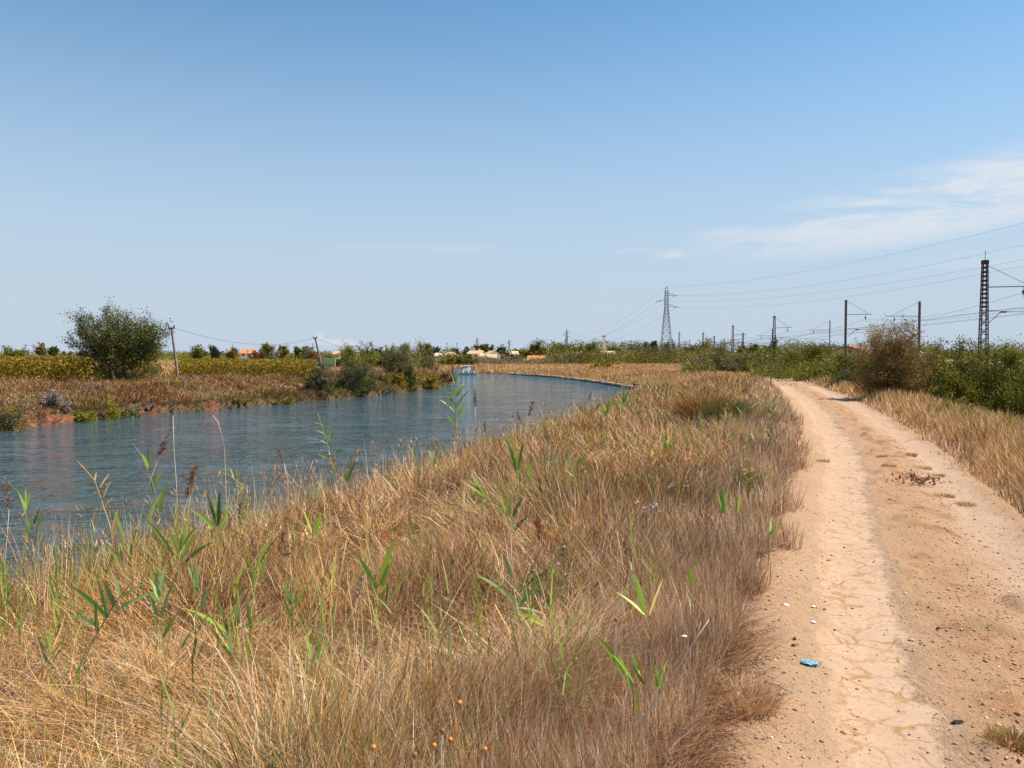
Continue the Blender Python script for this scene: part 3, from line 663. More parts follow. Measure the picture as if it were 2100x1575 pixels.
# ------------------------------------------------------------------ shrubs and trees
G_DK = (.082,.098,.018); G_MD = (.17,.175,.022); G_LT = (.27,.29,.035); G_OL = (.26,.215,.038); G_YL = (.42,.33,.03); G_BR = (.22,.145,.07); G_GY = (.25,.225,.16); G_RU = (.22,.085,.03); G_SV = (.2,.22,.15); G_BL = (.04,.07,.045); TWIG = (.16,.13,.105)
def tufts(base, w, h, dp, n_main, n_sub, n_leaf, rise=.5, spread=1.0, hollow=.15, seed=0, low=.1, crown0=0.0, jit=.05, shape='bush'):
    """branch skeleton + leaf points. returns branch polylines, leaf positions, leaf directions, sub-branch index"""
    g = np.random.default_rng(seed+1000); lines = []; LP = []; LD = []; LI = []; si = 0; n_leaf = int(n_leaf*1.7); jit *= .75; w *= 1.12; dp *= 1.12; h *= 1.08 if shape != 'fan' else 1.0
    for i in range(n_main):
        a = g.uniform(0, 2*PI); q = math.sqrt(g.uniform(hollow, 1)); 
        if shape == 'bush':     # endpoints on a lumpy dome
            zt = g.uniform(low, 1); rr = math.sqrt(max(0.02, 1-(max(zt-.35, 0)/.68)**2.2))*(.72+.28*min(1, zt/.3)); lump = .78+.3*vn(np.array([a*1.1]), np.array([zt*2.2]), seed)[0]
            rr *= lump; e = np.array((math.cos(a)*rr*w/2*q**.5, math.sin(a)*rr*dp/2*q**.5, zt*h*(.82+.25*vn(np.array([a*1.6+5]), np.array([q*2.]), seed+3)[0])))
            s = np.array((math.cos(a)*w*.06, math.sin(a)*dp*.06, 0))
        elif shape == 'fan':    # many upright limbs spreading from a narrow foot
            rr = q*1.0; zt = (1-.30*rr**2.5)*g.uniform(.66, 1.0)*(.86+.2*vn(np.array([a*1.2]), np.array([rr*2.5]), seed)[0]); e = np.array((math.cos(a)*rr*w/2, math.sin(a)*rr*dp/2, h*zt)); s = np.array((math.cos(a)*w*.14*rr, math.sin(a)*dp*.14*rr, 0))
        else:                   # tree crown between crown0 and the top
            u = g.normal(size=3); u /= np.linalg.norm(u); rad = g.uniform(.35, .92); cz = crown0+(1-crown0)/2
            lump = .8+.3*vn(np.array([a*1.3]), np.array([u[2]*2.+3]), seed)[0]
            e = np.array((u[0]*w/2*rad*lump, u[1]*dp/2*rad*lump, h*(cz+u[2]*(1-crown0)/2*rad*lump))); s = np.array((0, 0, h*max(crown0*.8, .12)))
        m = s*.45+e*.55+np.array((0, 0, (rise-.5)*h*.25)); m[:2] = s[:2]+(e[:2]-s[:2])*.42
        t = np.linspace(0, 1, 6)[:, None]; pl = (1-t)**2*s+2*t*(1-t)*m+t*t*e; lines.append(pl+base)
        dirv = pl[-1]-pl[-2]; dirv /= np.linalg.norm(dirv)+1e-9
        for j in range(n_sub):
            t0 = g.uniform(.3 if shape != 'tree' else .45, 1.0); k = t0*5; k0 = int(min(k, 4)); p0 = pl[k0]+(pl[k0+1]-pl[k0])*(k-k0)
            d = dirv*.7+g.normal(size=3)*.6*spread+np.array((0, 0, .25)); d /= np.linalg.norm(d); ln = g.uniform(.1, .26)*min(w, h*1.3)*(1 if shape != 'fan' else .75)
            p1 = p0+d*ln
            if p1[2] < .02*h: p1[2] = .03*h
            if j % 2 == 0: lines.append(np.array([p0, (p0+p1)/2+g.normal(size=3)*ln*.07, p1])+base)
            tt = g.uniform(0, 1.05, n_leaf)[:, None]**.8
            LP.append(p0+(p1-p0)*tt+g.normal(size=(n_leaf, 3))*jit*min(w, h)*(.6+.6*tt)); LD.append(np.repeat(d[None], n_leaf, 0)); LI.append(np.full(n_leaf, si)); si += 1
    LP = np.concatenate(LP)+base; LP[:, 2] = np.maximum(LP[:, 2], base[2]+.01)
    return lines, LP, np.concatenate(LD), np.concatenate(LI)
def leaves_mesh(name, P, D, size, col, aspect=2.2, seed=0):
    g = np.random.default_rng(seed+77); n = len(P)
    d = D*.8+g.normal(size=(n, 3))*.8; d /= np.linalg.norm(d, axis=1)[:, None]; u = np.cross(d, g.normal(size=(n, 3))); u /= np.linalg.norm(u, axis=1)[:, None]+1e-9
    s = size*g.uniform(.6, 1.35, n)[:, None]
    V = np.stack([P, P+d*s*.5+u*s/aspect*.5, P+d*s, P+d*s*.5-u*s/aspect*.5], 1).reshape(-1, 3)
    Fq = np.arange(n*4).reshape(n, 4); return newmesh(name, V, Fq, np.repeat(col, 4, 0))
def leafcols(LI, cols, wts, seed, P=None, top=None):
    g = np.random.default_rng(seed+5); ns = int(LI.max())+1; wts = np.array(wts, float); wts /= wts.sum()
    cs = g.choice(len(cols), ns, p=wts); br = g.uniform(.6, 1.4, ns); k = cs[LI]
    swap = g.random(len(LI)) < .3; k = np.where(swap, g.choice(len(cols), len(LI), p=wts), k)
    return np.array(cols)[k]*(br[LI]*g.uniform(.7, 1.3, len(LI)))[:, None]
PN = [0]
def plant(name, cat, label, px, ptop, pbase, d, wpx, cols, wts, group=None, shape='bush', main=14, sub=7, leaf=9, dens=None, size=None, zbase=None, dp=None, crown0=.25, trunk=True, rise=.5, spread=1., jit=.05, hollow=.15, low=.1, brcol=None, brw=1., aspect=2.2, partname=None):
    PN[0] += 1; seed = PN[0]*13
    b = W(px, pbase, d); x, y = b[0], b[1]; z = gz(x, y) if zbase is None else zbase
    topz = W(px, ptop, d)[2]; h = topz-z; w = wpx*d/F*(1.15 if shape == 'tree' else 1); dpp = dp or w*.85
    o = thing(name, label, cat, (x, y, z), 0, group)
    lines, LP, LD, LI = tufts(np.zeros(3), w, h, dpp, main, sub, leaf, rise, spread, hollow, seed, low, crown0, jit, shape)
    sz = size or max(.05, .0016*d)
    me = leaves_mesh('crown' if shape == 'tree' else 'foliage', LP, LD, sz, leafcols(LI, cols, wts, seed), aspect, seed)
    link('crown' if shape == 'tree' else 'foliage', me, M_leaf, o)
    mb = MB(); r0 = max(.006*h, .00035*d)*brw
    if shape == 'tree':
        tb = MB(); tb.tube([(0, 0, -.1), (.01*h, 0, h*crown0*.5), (0, .01*h, h*(crown0+.25)), (0, 0, h*.8)], [h*.035, h*.028, h*.018, h*.006], 7); tb.build('trunk', M_bark, o)
    for l in lines:
        k = len(l); rr = r0 if k > 3 else r0*.5
        mb.tube(l, [rr*1.5*(1-.75*i/(k-1)) for i in range(k)], 3, False)
    mb.build('branches', brcol or M_bark, o)
    return o
M_twig = simple('grey_twigs', (.2,.165,.14), .9)
M_twigb = simple('brown_twigs', (.17,.11,.075), .9)
# big tamarisk on the left bank
plant('tamarisk_bush', 'bush', 'large upright tamarisk bush with feathery grey green limbs beside the leaning pole', 246, 630, 762, 50, 172, [G_DK, (.06,.08,.02), G_OL, G_GY, G_BR, G_MD], [.36,.26,.10,.10,.05,.13], None, 'fan', 84, 10, 28, size=.115, dp=4.0, brcol=M_twig, jit=.03, spread=.6, brw=.5, hollow=.0)
plant('bush', 'bush', 'dark green undergrowth at the foot of the large tamarisk on the left bank', 256, 700, 766, 49.5, 180, [G_DK, G_MD, G_OL, G_BR], [.4,.3,.2,.1], None, 'bush', 30, 9, 22, size=.1, dp=4, jit=.05)
# shrubs at the water's edge on the left bank
plant('bush', 'bush', 'grey brown twiggy shrub in front of the leaning pole, leftmost shrub overhanging the canal', 655, 752, 828, 55.5, 58, [G_DK, G_GY, G_OL, G_BR, (.04,.055,.02)], [.28,.27,.17,.13,.15], 'shrubs overhanging the left side of the canal', 'bush', 48, 10, 30, size=.085, zbase=WZ-.05, brcol=M_twig, jit=.045)
plant('bush', 'bush', 'wide grey shrub with bright green patches overhanging the canal below the green cabin', 727, 737, 816, 59.5, 80, [G_DK, G_GY, G_OL, G_MD, (.04,.055,.02)], [.25,.3,.12,.15,.18], 'shrubs overhanging the left side of the canal', 'bush', 60, 10, 30, size=.09, zbase=WZ-.05, brcol=M_twig, jit=.045)
plant('bush', 'bush', 'grey green shrub between the third leaning pole and the dark pillar shaped bush', 814, 714, 792, 68, 58, [G_OL, G_GY, G_MD, G_BR], [.3,.35,.2,.15], 'shrubs overhanging the left side of the canal', 'bush', 46, 9, 30, size=.1, brcol=M_twig, jit=.045)
plant('bush', 'bush', 'dark green pillar shaped bush standing right at the waterline of the left bank', 838, 748, 806, 68, 28, [G_DK, G_MD], [.6,.4], 'shrubs overhanging the left side of the canal', 'bush', 34, 9, 28, size=.09, zbase=WZ-.05, jit=.05, low=.05)
plant('bush', 'bush', 'low brown twigs trailing into the water left of the dark pillar bush', 785, 786, 814, 62, 60, [G_GY, G_BR, G_OL], [.5,.3,.2], 'shrubs overhanging the left side of the canal', 'bush', 16, 7, 16, size=.08, zbase=WZ-.02, brcol=M_twig, jit=.05)
for (a, t, b, d, wd, cl, ws, lab) in [
    (30, 836, 886, 32.0, 78, [G_OL, G_GY, G_MD, G_BR], [.4,.3,.15,.15], 'olive grey scrubby bush at the waterline by the left edge of the photo'),
    (176, 846, 869, 36.6, 46, [G_LT, G_YL, G_MD], [.5,.3,.2], 'low bright green bush with yellow flowers under the red earth bank'),
    (235, 822, 864, 38, 44, [G_YL, G_OL, G_LT], [.45,.35,.2], 'yellow flowering bush on the red earth bank beside the bright green one'),
    (275, 836, 858, 39.6, 44, [G_GY, G_OL, G_SV], [.4,.3,.3], 'grey green cushion shaped bush at the waterline below the tamarisk'),
    (118, 806, 842, 36.5, 50, [(.38,.32,.29), (.3,.25,.23), PINK*.7], [.5,.3,.2], 'pale grey hanging tussock above the red earth bank'),
    (300, 828, 846, 41.8, 40, [(.36,.29,.26), (.28,.22,.19), PINK*.7], [.5,.3,.2], 'pale grey hanging tussock right of the grey green cushion bush'),
    (490, 818, 838, 46.8, 70, [G_YL, G_OL, G_LT], [.35,.45,.2], 'low olive yellow bush along the waterline left of the twiggy shrubs'),
    (575, 814, 832, 50.0, 60, [G_OL, G_BR, G_YL], [.45,.3,.25], 'low brownish olive bush at the waterline nearest the twiggy shrubs'),
    (805, 768, 800, 66.5, 52, [G_YL, G_OL, (.32,.17,.04)], [.4,.3,.3], 'golden olive mound left of the dark pillar bush'),
    (872, 772, 798, 73, 56, [(.30,.17,.035), G_YL, G_OL], [.4,.3,.3], 'orange and olive mound right of the dark pillar bush'),
    (905, 766, 789, 84, 52, [(.28,.14,.04), G_OL, G_BR], [.4,.3,.3], 'rust coloured scrub mound at the tip of the left bank')]:
    plant('bank_shrub', 'shrub', lab, a, t, b, d, wd, cl, ws, 'small shrubs along the left waterline', 'bush', 18, 7, 18, size=.0019*d, jit=.06, low=.05, zbase=gz(W(a, b, d)[0], d)-.1)
# grey green thicket behind the left bank
for (a, t, b, d, wd, cl, ws, lab) in [
    (735, 709, 752, 108, 90, [G_OL, G_MD, G_LT], [.45,.35,.2], 'olive green bush behind the green cabin'),
    (795, 717, 752, 112, 70, [G_MD, G_DK, G_LT], [.4,.35,.25], 'dark green bush right of the third leaning pole'),
    (850, 712, 752, 116, 64, [G_OL, G_MD, G_GY], [.4,.35,.25], 'green bush at the right end of the thicket on the left bank'),
    (825, 708, 740, 104, 40, [G_OL, G_GY, G_MD], [.4,.3,.3], 'tallest pointed olive bush of the left bank thicket'),
    (880, 716, 748, 122, 40, [G_OL, G_GY, G_BR], [.4,.35,.25], 'greyish bush where the left thicket ends near the houses'),
    (690, 722, 746, 150, 60, [G_OL, G_YL, G_MD], [.5,.2,.3], 'low green bush behind the second leaning pole')]:
    plant('bush', 'bush', lab, a, t, b, d, wd, cl, ws, 'bushes of the thicket behind the left bank', 'bush', 24, 8, 22, jit=.06, size=.0019*d)
# dry bramble tree beside the road
plant('hawthorn_bush', 'bush', 'large half bare brown hawthorn bush with twiggy top on the verge right of the track', 1822, 674, 822, 31.5, 138, [G_OL, (.26,.16,.06), (.20,.12,.045), G_YL, G_RU, (.4,.27,.14)], [.22,.32,.18,.08,.06,.18], None, 'bush', 96, 11, 30, size=.062, zbase=-.1, dp=3.0, brcol=M_twigb, jit=.035, low=.22, spread=1.0, rise=.6, brw=.45)
# big scrub on the right, below the railway
RG = 'green bushes between the right verge and the railway'
for (a, t, b, d, wd, cl, ws, lab) in [
    (1520, 728, 775, 78, 90, [G_OL, G_GY, G_BR, G_MD], [.35,.3,.2,.15], 'grey olive bush left of the start of the green scrub, behind the road bend'),
    (1578, 722, 778, 72, 84, [G_MD, G_OL, G_LT], [.4,.35,.25], 'light olive bush below the lattice mast with the lightning rod'),
    (1630, 720, 784, 64, 80, [G_OL, G_GY, G_MD], [.45,.25,.3], 'olive bush with a grey patch in the middle of the scrub left of the hawthorn'),
    (1690, 714, 792, 56, 86, [G_DK, G_MD, G_OL], [.35,.35,.3], 'dark green bush below the pale mast left of the hawthorn'),
    (1748, 716, 802, 48, 78, [G_OL, G_DK, G_MD], [.35,.35,.3], 'dark olive bush touching the left side of the hawthorn'),
    (1730, 770, 812, 43, 60, [G_DK, G_MD, G_GY], [.4,.3,.3], 'low dark green bush in front of the scrub at the left foot of the hawthorn'),
    (1665, 752, 790, 58, 60, [G_GY, G_OL, G_MD], [.4,.3,.3], 'low grey green bush at the grass edge left of the hawthorn'),
    (1895, 718, 838, 33, 110, [G_MD, G_DK, G_OL], [.4,.3,.3], 'green bush behind the right side of the hawthorn'),
    (1905, 714, 790, 44, 60, [G_GY, G_SV, G_OL], [.45,.35,.2], 'silver grey bush between the pale mast and the nearest lattice mast'),
    (1965, 722, 842, 31, 120, [G_OL, G_DK, G_BR, G_MD], [.3,.3,.15,.25], 'brownish green bush left of the nearest lattice mast'),
    (2030, 712, 856, 29, 128, [G_MD, G_DK, G_OL], [.4,.3,.3], 'broad dark green bush below the nearest lattice mast'),
    (2095, 720, 868, 26, 120, [G_MD, G_LT, G_DK], [.4,.3,.3], 'bright green bush cut by the right edge of the photo'),
    (1950, 780, 850, 27, 90, [G_OL, G_YL, G_DK], [.4,.25,.35], 'low bush with a few yellow flowers in front of the brownish green one'),
    (2060, 800, 880, 23, 90, [G_DK, G_MD, G_OL], [.4,.3,.3], 'low dark bush at the foot of the broad dark green one'),
    (2130, 770, 900, 21, 110, [G_MD, G_DK, G_OL], [.4,.3,.3], 'low green bush at the right edge of the photo, in front of the others')]:
    plant('bush', 'bush', lab, a, t, b, d, wd, cl, ws, RG, 'bush', 46, 10, 30, zbase=-1.0 if d < 60 else -.7, size=max(.085, .0021*d), jit=.055, low=.06, hollow=.1)
plant('shrub', 'shrub', 'dark bare topped shrub standing in the grass near the bend of the road', 1478, 702, 758, 84, 40, [G_OL, G_BR, G_GY, G_DK], [.3,.35,.2,.15], None, 'bush', 26, 8, 18, zbase=-.6, brcol=M_twigb, jit=.05, rise=.8, size=.12)
# leafy weeds on the verge slope with yellow flowers
for (a, b, d, lab) in [(1950, 862, 21, 'yellow flowering weed clump behind the right verge below the brownish bush'), (2010, 884, 18, 'yellow flowering weed clump half way along the right verge'), (2080, 902, 15.5, 'orange yellow flowering weed clump at the right edge of the photo')]:
    plant('flowering_weed', 'weed', lab, a, b-46, b, d, 90, [G_OL, G_YL, (.5,.36,.03), G_GY], [.4,.25,.15,.2], 'yellow flowering weeds on the right verge', 'bush', 22, 6, 12, size=.035, dp=1.2, jit=.06, low=.3)
# ------------------------------------------------------------------ far scrub belts (one mass each) and vineyard
def belt(name, label, a0, a1, d0, d1, h0, h1, n, cols, wts, lumps=.12, seed=1, cat='scrub', ls=.0019):
    r = RNG.uniform(d0, d1, n); px = RNG.uniform(a0, a1, n); x = (px-1050)/F*r; y = r
    hh = h0+(h1-h0)*1.15*sstep(.25, .72, fbm(x*lumps, y*lumps*.6, seed, 3))*(.45+.6*vn(x*lumps*4, y*lumps*3, seed+2))
    t = RNG.random(n)**.55; z = ground(x, y)+hh*t
    P = np.stack([x, y, z], -1); D = RNG.normal(size=(n, 3)); D[:, 2] += .8; D /= np.linalg.norm(D, axis=1)[:, None]
    ci = fbm(x*lumps*3, y*lumps*2, seed+7, 3); wts = np.array(wts, float); cs = np.cumsum(wts/wts.sum()); q = np.clip((ci-.25)/.5, 0, .999)*.65+RNG.random(n)*.35
    k = np.searchsorted(cs, q).clip(0, len(cols)-1); col = np.array(cols)[k]*RNG.uniform(.7, 1.3, (n, 1))
    me = leaves_mesh(name, P, D, ls*r[:, None][:, 0][:, None].mean(), col, 2, seed); return tag(link(name, me, M_leaf), label, cat, kind='stuff')
belt('roadside_scrub', 'low olive brown scrub massed along the far side of the track up to the pylon', 1400, 1560, 80, 175, .8, 3.0, 26000, [(.14,.09,.045), G_OL, G_DK, G_GY], [.3,.25,.25,.2], .13, 3)
belt('trackside_scrub', 'brown and olive scrub massed below the railway masts behind the canal bend', 1120, 1480, 175, 260, 1.0, 4.4, 40000, [(.14,.09,.045), G_DK, G_OL, G_GY, G_MD], [.25,.25,.25,.1,.15], .09, 5)
belt('bend_scrub', 'low dark scrub massed behind the canal bend in front of the houses', 880, 1180, 180, 250, .5, 3.0, 26000, [G_BR, G_GY, G_OL, G_DK], [.25,.25,.3,.2], .07, 8)
belt('right_scrub', 'green scrub massed behind the nearer bushes along the railway', 1540, 2200, 46, 95, .8, 2.7, 52000, [G_OL, G_MD, G_DK, G_GY], [.35,.3,.2,.15], .2, 11)
belt('hedge_belt', 'far line of low green scrub behind the left fields', -60, 960, 330, 420, .5, 4.5, 30000, [G_OL, G_MD, G_DK, G_BR], [.35,.3,.2,.15], .035, 14)
belt('wood_belt', 'far wooded belt behind the houses and masts', 860, 2500, 420, 560, 2.0, 12.0, 80000, [G_MD, G_DK, G_OL, G_BL], [.3,.3,.25,.15], .03, 17, 'wood')
belt('horizon_wood', 'low dark line of woodland on the horizon', -300, 2400, 800, 1100, 2.0, 9.0, 46000, [G_MD, G_DK, G_OL, G_BL], [.3,.3,.2,.2], .012, 19, 'wood')
def vineyard(name, label, a0, a1, d0, d1, top0, top1, n, seed):
    row = RNG.integers(0, 26, n); dd = d0+(d1-d0)*row/26+RNG.normal(0, .25, n); px = RNG.uniform(a0, a1, n); x = (px-1050)/F*dd; y = dd
    g = ground(x, y); hh = (top0+(top1-top0)*(row/26.))-g; t = RNG.random(n)**.7
    z = g+hh*(.15+.85*t)*(.82+.28*vn(x*1.3, y*.5+row, seed)); P = np.stack([x, y, z], -1); D = RNG.normal(size=(n, 3)); D /= np.linalg.norm(D, axis=1)[:, None]
    cols = [(.29,.20,.025), (.36,.235,.03), (.15,.135,.022), (.24,.125,.03), (.42,.30,.05)]; k = RNG.choice(5, n, p=[.34,.25,.22,.12,.07]); col = np.array(cols)[k]*RNG.uniform(.7, 1.3, (n, 1))
    me = leaves_mesh(name, P, D, .13, col, 1.4, seed); return tag(link(name, me, M_leaf), label, 'vines', kind='stuff')
vineyard('vineyard', 'yellowing rows of vines left of the large tamarisk', -160, 190, 47, 95, 1.66, 1.70, 85000, 3)
vineyard('vineyard', 'yellowing rows of vines right of the leaning pole by the tamarisk', 366, 650, 58, 100, 1.36, 1.42, 75000, 4)
# ------------------------------------------------------------------ far trees
T = 'trees along the horizon'
for (a, t, d, wd, c0, cl, ws, lab) in [
    (28, 711, 300, 54, .1, [G_MD, G_OL, G_DK], [.4,.35,.25], 'wide low green tree at the left edge of the horizon'),
    (88, 706, 320, 21, .2, [G_BR, G_GY, G_OL], [.4,.3,.3], 'pale brownish tree left of the tamarisk'),
    (111, 709, 320, 17, .2, [G_DK, G_MD], [.6,.4], 'small dark round tree left of the tamarisk'),
    (404, 711, 230, 36, .08, [G_DK, G_MD, G_OL], [.35,.35,.3], 'round green tree right of the first leaning pole'),
    (440, 711, 300, 26, .15, [G_DK, G_BL], [.5,.5], 'dark green tree right of the round one beyond the vines'),
    (477, 715, 215, 25, .1, [G_RU, G_BR, G_OL], [.35,.4,.25], 'rusty brown round tree beyond the vines'),
    (548, 704, 330, 27, .2, [G_DK, G_MD, G_OL], [.4,.35,.25], 'tallest tree just left of the second leaning pole group, olive green'),
    (578, 708, 320, 24, .15, [G_OL, G_BR, G_MD], [.4,.3,.3], 'brownish green tree right of the tall olive green one'),
    (611, 711, 340, 13, .2, [G_DK, G_MD], [.5,.5], 'narrow dark tree left of the second leaning pole'),
    (632, 708, 330, 25, .15, [G_MD, G_DK, G_BL], [.4,.3,.3], 'green tree directly left of the second leaning pole'),
    (770, 712, 360, 40, .15, [G_DK, G_BL], [.5,.5], 'dark tree top behind the left thicket'),
    (876, 706, 370, 28, .2, [G_MD, G_DK], [.6,.4], 'green tree left of the first tan roof'),
    (892, 711, 360, 20, .1, [G_BL, G_DK], [.7,.3], 'dark conifer touching the left tan roof'),
    (930, 716, 420, 26, .15, [G_DK, G_OL], [.5,.5], 'low dark tree behind the long tan roof'),
    (960, 712, 380, 17, .05, [G_BL, G_DK], [.7,.3], 'dark conifer left of the white house'),
    (983, 705, 390, 19, .3, [G_MD, G_OL], [.6,.4], 'round topped green tree behind the white house'),
    (1001, 705, 390, 17, .3, [G_GY, G_MD, G_DK], [.3,.4,.3], 'greyish green tree just right of the round topped one behind the white house'),
    (1030, 711, 370, 27, .15, [G_DK, G_MD, G_BL], [.4,.3,.3], 'full dark green tree between the house group and the far wood'),
    (1070, 716, 400, 36, .15, [G_MD, G_OL], [.5,.5], 'low light tree left of the tall dark one above the orange roof'),
    (1097, 703, 400, 25, .15, [G_DK, G_BL, G_MD], [.4,.3,.3], 'tall dark tree above the orange roof'),
    (1112, 715, 380, 24, .15, [G_MD, G_OL], [.5,.5], 'low green tree right of the tall dark one'),
    (1150, 704, 420, 44, .15, [G_OL, G_MD, G_DK], [.4,.35,.25], 'broad domed tree behind the far pylon'),
    (1192, 708, 430, 50, .15, [G_OL, G_MD, G_DK], [.4,.35,.25], 'broad low tree right of the far pylon'),
    (1215, 704, 410, 26, .15, [G_DK, G_MD], [.6,.4], 'dark rounded tree left of the white and yellow tower'),
    (1260, 714, 420, 36, .15, [G_DK, G_OL], [.5,.5], 'low dark tree right of the white and yellow tower'),
    (1299, 709, 430, 22, .2, [(.2,.14,.12), G_GY], [.6,.4], 'pinkish bare tree between the tower and the pylon'),
    (1330, 700, 400, 22, .12, [G_DK, G_MD, G_GY], [.4,.35,.25], 'tall dark tree left of the pylon'),
    (1342, 699, 400, 12, .1, [G_DK, G_BL], [.5,.5], 'slender dark tree touching the tall one left of the pylon'),
    (1371, 704, 360, 34, .15, [G_GY, G_OL, G_MD], [.3,.4,.3], 'grey green tree behind the legs of the pylon'),
    (1417, 706, 330, 27, .12, [G_DK, G_BL], [.6,.4], 'dark round tree right of the pylon'),
    (1448, 700, 350, 46, .1, [G_LT, G_OL, G_MD], [.5,.3,.2], 'light yellow green tree right of the dark round one'),
    (1522, 708, 300, 20, .1, [G_OL, G_BR, G_MD], [.4,.3,.3], 'shaggy palm like tree left of the conifer'),
    (1545, 704, 310, 26, .1, [G_BL, G_DK], [.7,.3], 'dark spreading conifer left of the lattice mast with the rod'),
    (1582, 702, 290, 46, .1, [G_DK, G_MD, G_BL], [.4,.3,.3], 'large dark green tree behind the lattice mast with the rod'),
    (1680, 712, 330, 50, .15, [G_MD, G_OL], [.5,.5], 'low green tree top behind the pale mast left of the hawthorn')]:
    plant('tree', 'tree', lab, a, t, 738, d, wd, cl, ws, T, 'tree', 14, 8, 11, crown0=c0, size=.0024*d, jit=.05, spread=.9, zbase=-.2, low=.1)
for (a, t, b, d, wd, cl, lab) in [(652, 722, 738, 200, 30, [G_RU, (.3,.09,.03), G_BR], 'rust red bush at the far edge of the field by the second leaning pole'), (560, 722, 740, 240, 46, [G_SV, G_GY], 'silver green bush behind the rows of vines'), (528, 718, 738, 235, 26, [G_RU, G_BR], 'brown bush left of the silver green one'), (138, 722, 734, 260, 18, [G_RU, G_BR], 'small rusty bush on the field left of the tamarisk'), (170, 724, 736, 255, 20, [G_RU, G_GY], 'small brownish bush nearest the tamarisk on its left'), (632, 716, 736, 220, 34, [G_SV, G_GY, G_OL], 'grey green bush left of the rust red one'),
    (1045, 728, 745, 190, 60, [G_GY, G_BR], 'brownish grey bush behind the golden bank below the ochre house'), (955, 728, 748, 172, 44, [G_DK, G_OL], 'dark green bush behind the boat'), (920, 732, 748, 175, 46, [G_MD, G_OL], 'light green bush behind the moored stake'), (1232, 744, 757, 128, 46, [G_YL, G_OL], 'low yellow olive mound on the golden bank'), (1140, 728, 742, 230, 30, [G_DK, G_BL], 'dark bush right of the orange roof'), (1205, 726, 744, 240, 26, [G_DK, G_MD], 'dark bush below the white and yellow tower')]:
    plant('bush', 'bush', lab, a, t, b, d, wd, cl, [1]*len(cl), 'small bushes dotted over the far fields', 'bush', 14, 7, 14, size=.0022*d, jit=.06)
# ------------------------------------------------------------------ masts, pylons and wires
def lattice(mb, p0, p1, w0, w1, n, t, legs=True, x=True, start=0, ry=None):
    "square lattice mast from p0 to p1"
    p0 = np.array(p0, float); p1 = np.array(p1, float)
    def cor(f):
        c = p0+(p1-p0)*f; w = (w0+(w1-w0)*f)/2; return [c+np.array((sx*w, sy*w, 0)) for sx, sy in ((-1,-1),(1,-1),(1,1),(-1,1))]
    a, b = cor(0), cor(1)
    for k in range(4): mb.bar(a[k], b[k], t*1.5)
    for i in range(n):
        c, d = cor(i/n), cor((i+1)/n)
        for k in range(4):
            j = (k+1) % 4
            mb.bar(c[k], d[j], t)
            if x: mb.bar(c[j], d[k], t)
            if i % 3 == 0: mb.bar(c[k], c[j], t)
def rail_mast(name, label, x, y, top, side, kind, armlen=3.3, group='railway masts along the line', rod=True, armz=6.9, thick=1.0, detail=True):
    z0 = -.3; o = thing(name, label, 'mast', (x, y, z0), math.atan2(-.146, .99)*1.0, group); H = top-z0
    d = math.hypot(x, y); tk = max(.035, .00028*d)*thick
    if kind == 'lattice':
        s = MB(); n = 9
        for sx in (-1, 1):
            for sy in (-1, 1): s.bar((sx*.31, sy*.2, 0), (sx*.15, sy*.13, H), max(.07, .00042*d))
        for i in range(8):
            f0 = i/8*.62; f1 = (i+1)/8*.62
            wa = .31-.16*f0; wb = .31-.16*f1
            for sy in (-1, 1):
                ya = sy*(.2-.07*f0)
                s.bar((-wa, ya, H*f0+.1), (wb, ya, H*f1), tk); s.bar((wa, ya, H*f0+.1), (-wb, ya, H*f1), tk)
        s.build('lattice_post', M_rust, o)
        for i in range(10):
            f = .64+i*.036; wa = .31-.16*f; pz = H*f
            for sy in (-1, 1):
                q = MB(); q.box((0, sy*(.2-.07*f)*1.05, pz), (wa*2, .03, H*.016)); 
                if detail or sy < 0: q.build('batten_plate', M_batten, o)
        q = MB(); q.box((0, 0, H+.08), (.42, .36, .3)); q.build('cap', M_rust, o)
    else:
        q = MB(); wd = max(.24, .0011*d) if kind == 'post' else max(.16, .0009*d)
        q.box((-wd*.36, 0, H/2), (wd*.28, .24, H)); q.box((wd*.36, 0, H/2), (wd*.28, .24, H)); q.box((0, 0, H/2), (wd*.44, .03, H)); q.build('post', M_conc if kind == 'post' else M_lpost, o)
    if rod: q = MB(); q.tube([(0, 0, H+.2), (.02, 0, H+.95)], .02+.00006*d, 4); q.build('rod', M_steel, o)
    if armlen:
        az_ = armz-z0; sgn = side
        q = MB(); q.bar((sgn*.1, 0, az_), (sgn*armlen, 0, az_+.03), max(.07, .0005*d)); q.build('arm', M_steel, o)
        q = MB(); q.tube([(sgn*.12, 0, H*.985), (sgn*armlen*.87, 0, az_+.05)], .012+.00008*d, 4); q.build('stay_wire', M_wire, o)
        q = MB(); hx = sgn*armlen*.74; q.tube([(hx, 0, az_), (hx, 0, az_-.25)], .015+.00005*d, 5); q.tube([(hx, 0, az_-.25), (hx, 0, az_-.3), (hx, 0, az_-.5), (hx, 0, az_-.55)], [.03, .065+.0002*d, .065+.0002*d, .03], 7); q.tube([(hx, 0, az_-.55), (hx+.12*sgn, 0, az_-.9)], .015+.00005*d, 5); q.build('insulator', M_insul, o)
        q = MB(); zb = az_-1.75
        q.tube([(sgn*.2, 0, zb), (sgn*1.0, 0, zb), (sgn*1.12, 0, zb-.15), (sgn*.3, 0, zb-.95)], .022+.00006*d, 5)
        q.tube([(sgn*1.15, 0, zb-.1), (sgn*1.55, 0, zb-.1)], .07, 6); q.tube([(sgn*1.55, 0, zb-.1), (sgn*3.4, 0, zb-.1)], .018+.00006*d, 5); q.build('steady_arm', M_batten, o)
    return o
def pz(px, py, d): return W(px, py, d)
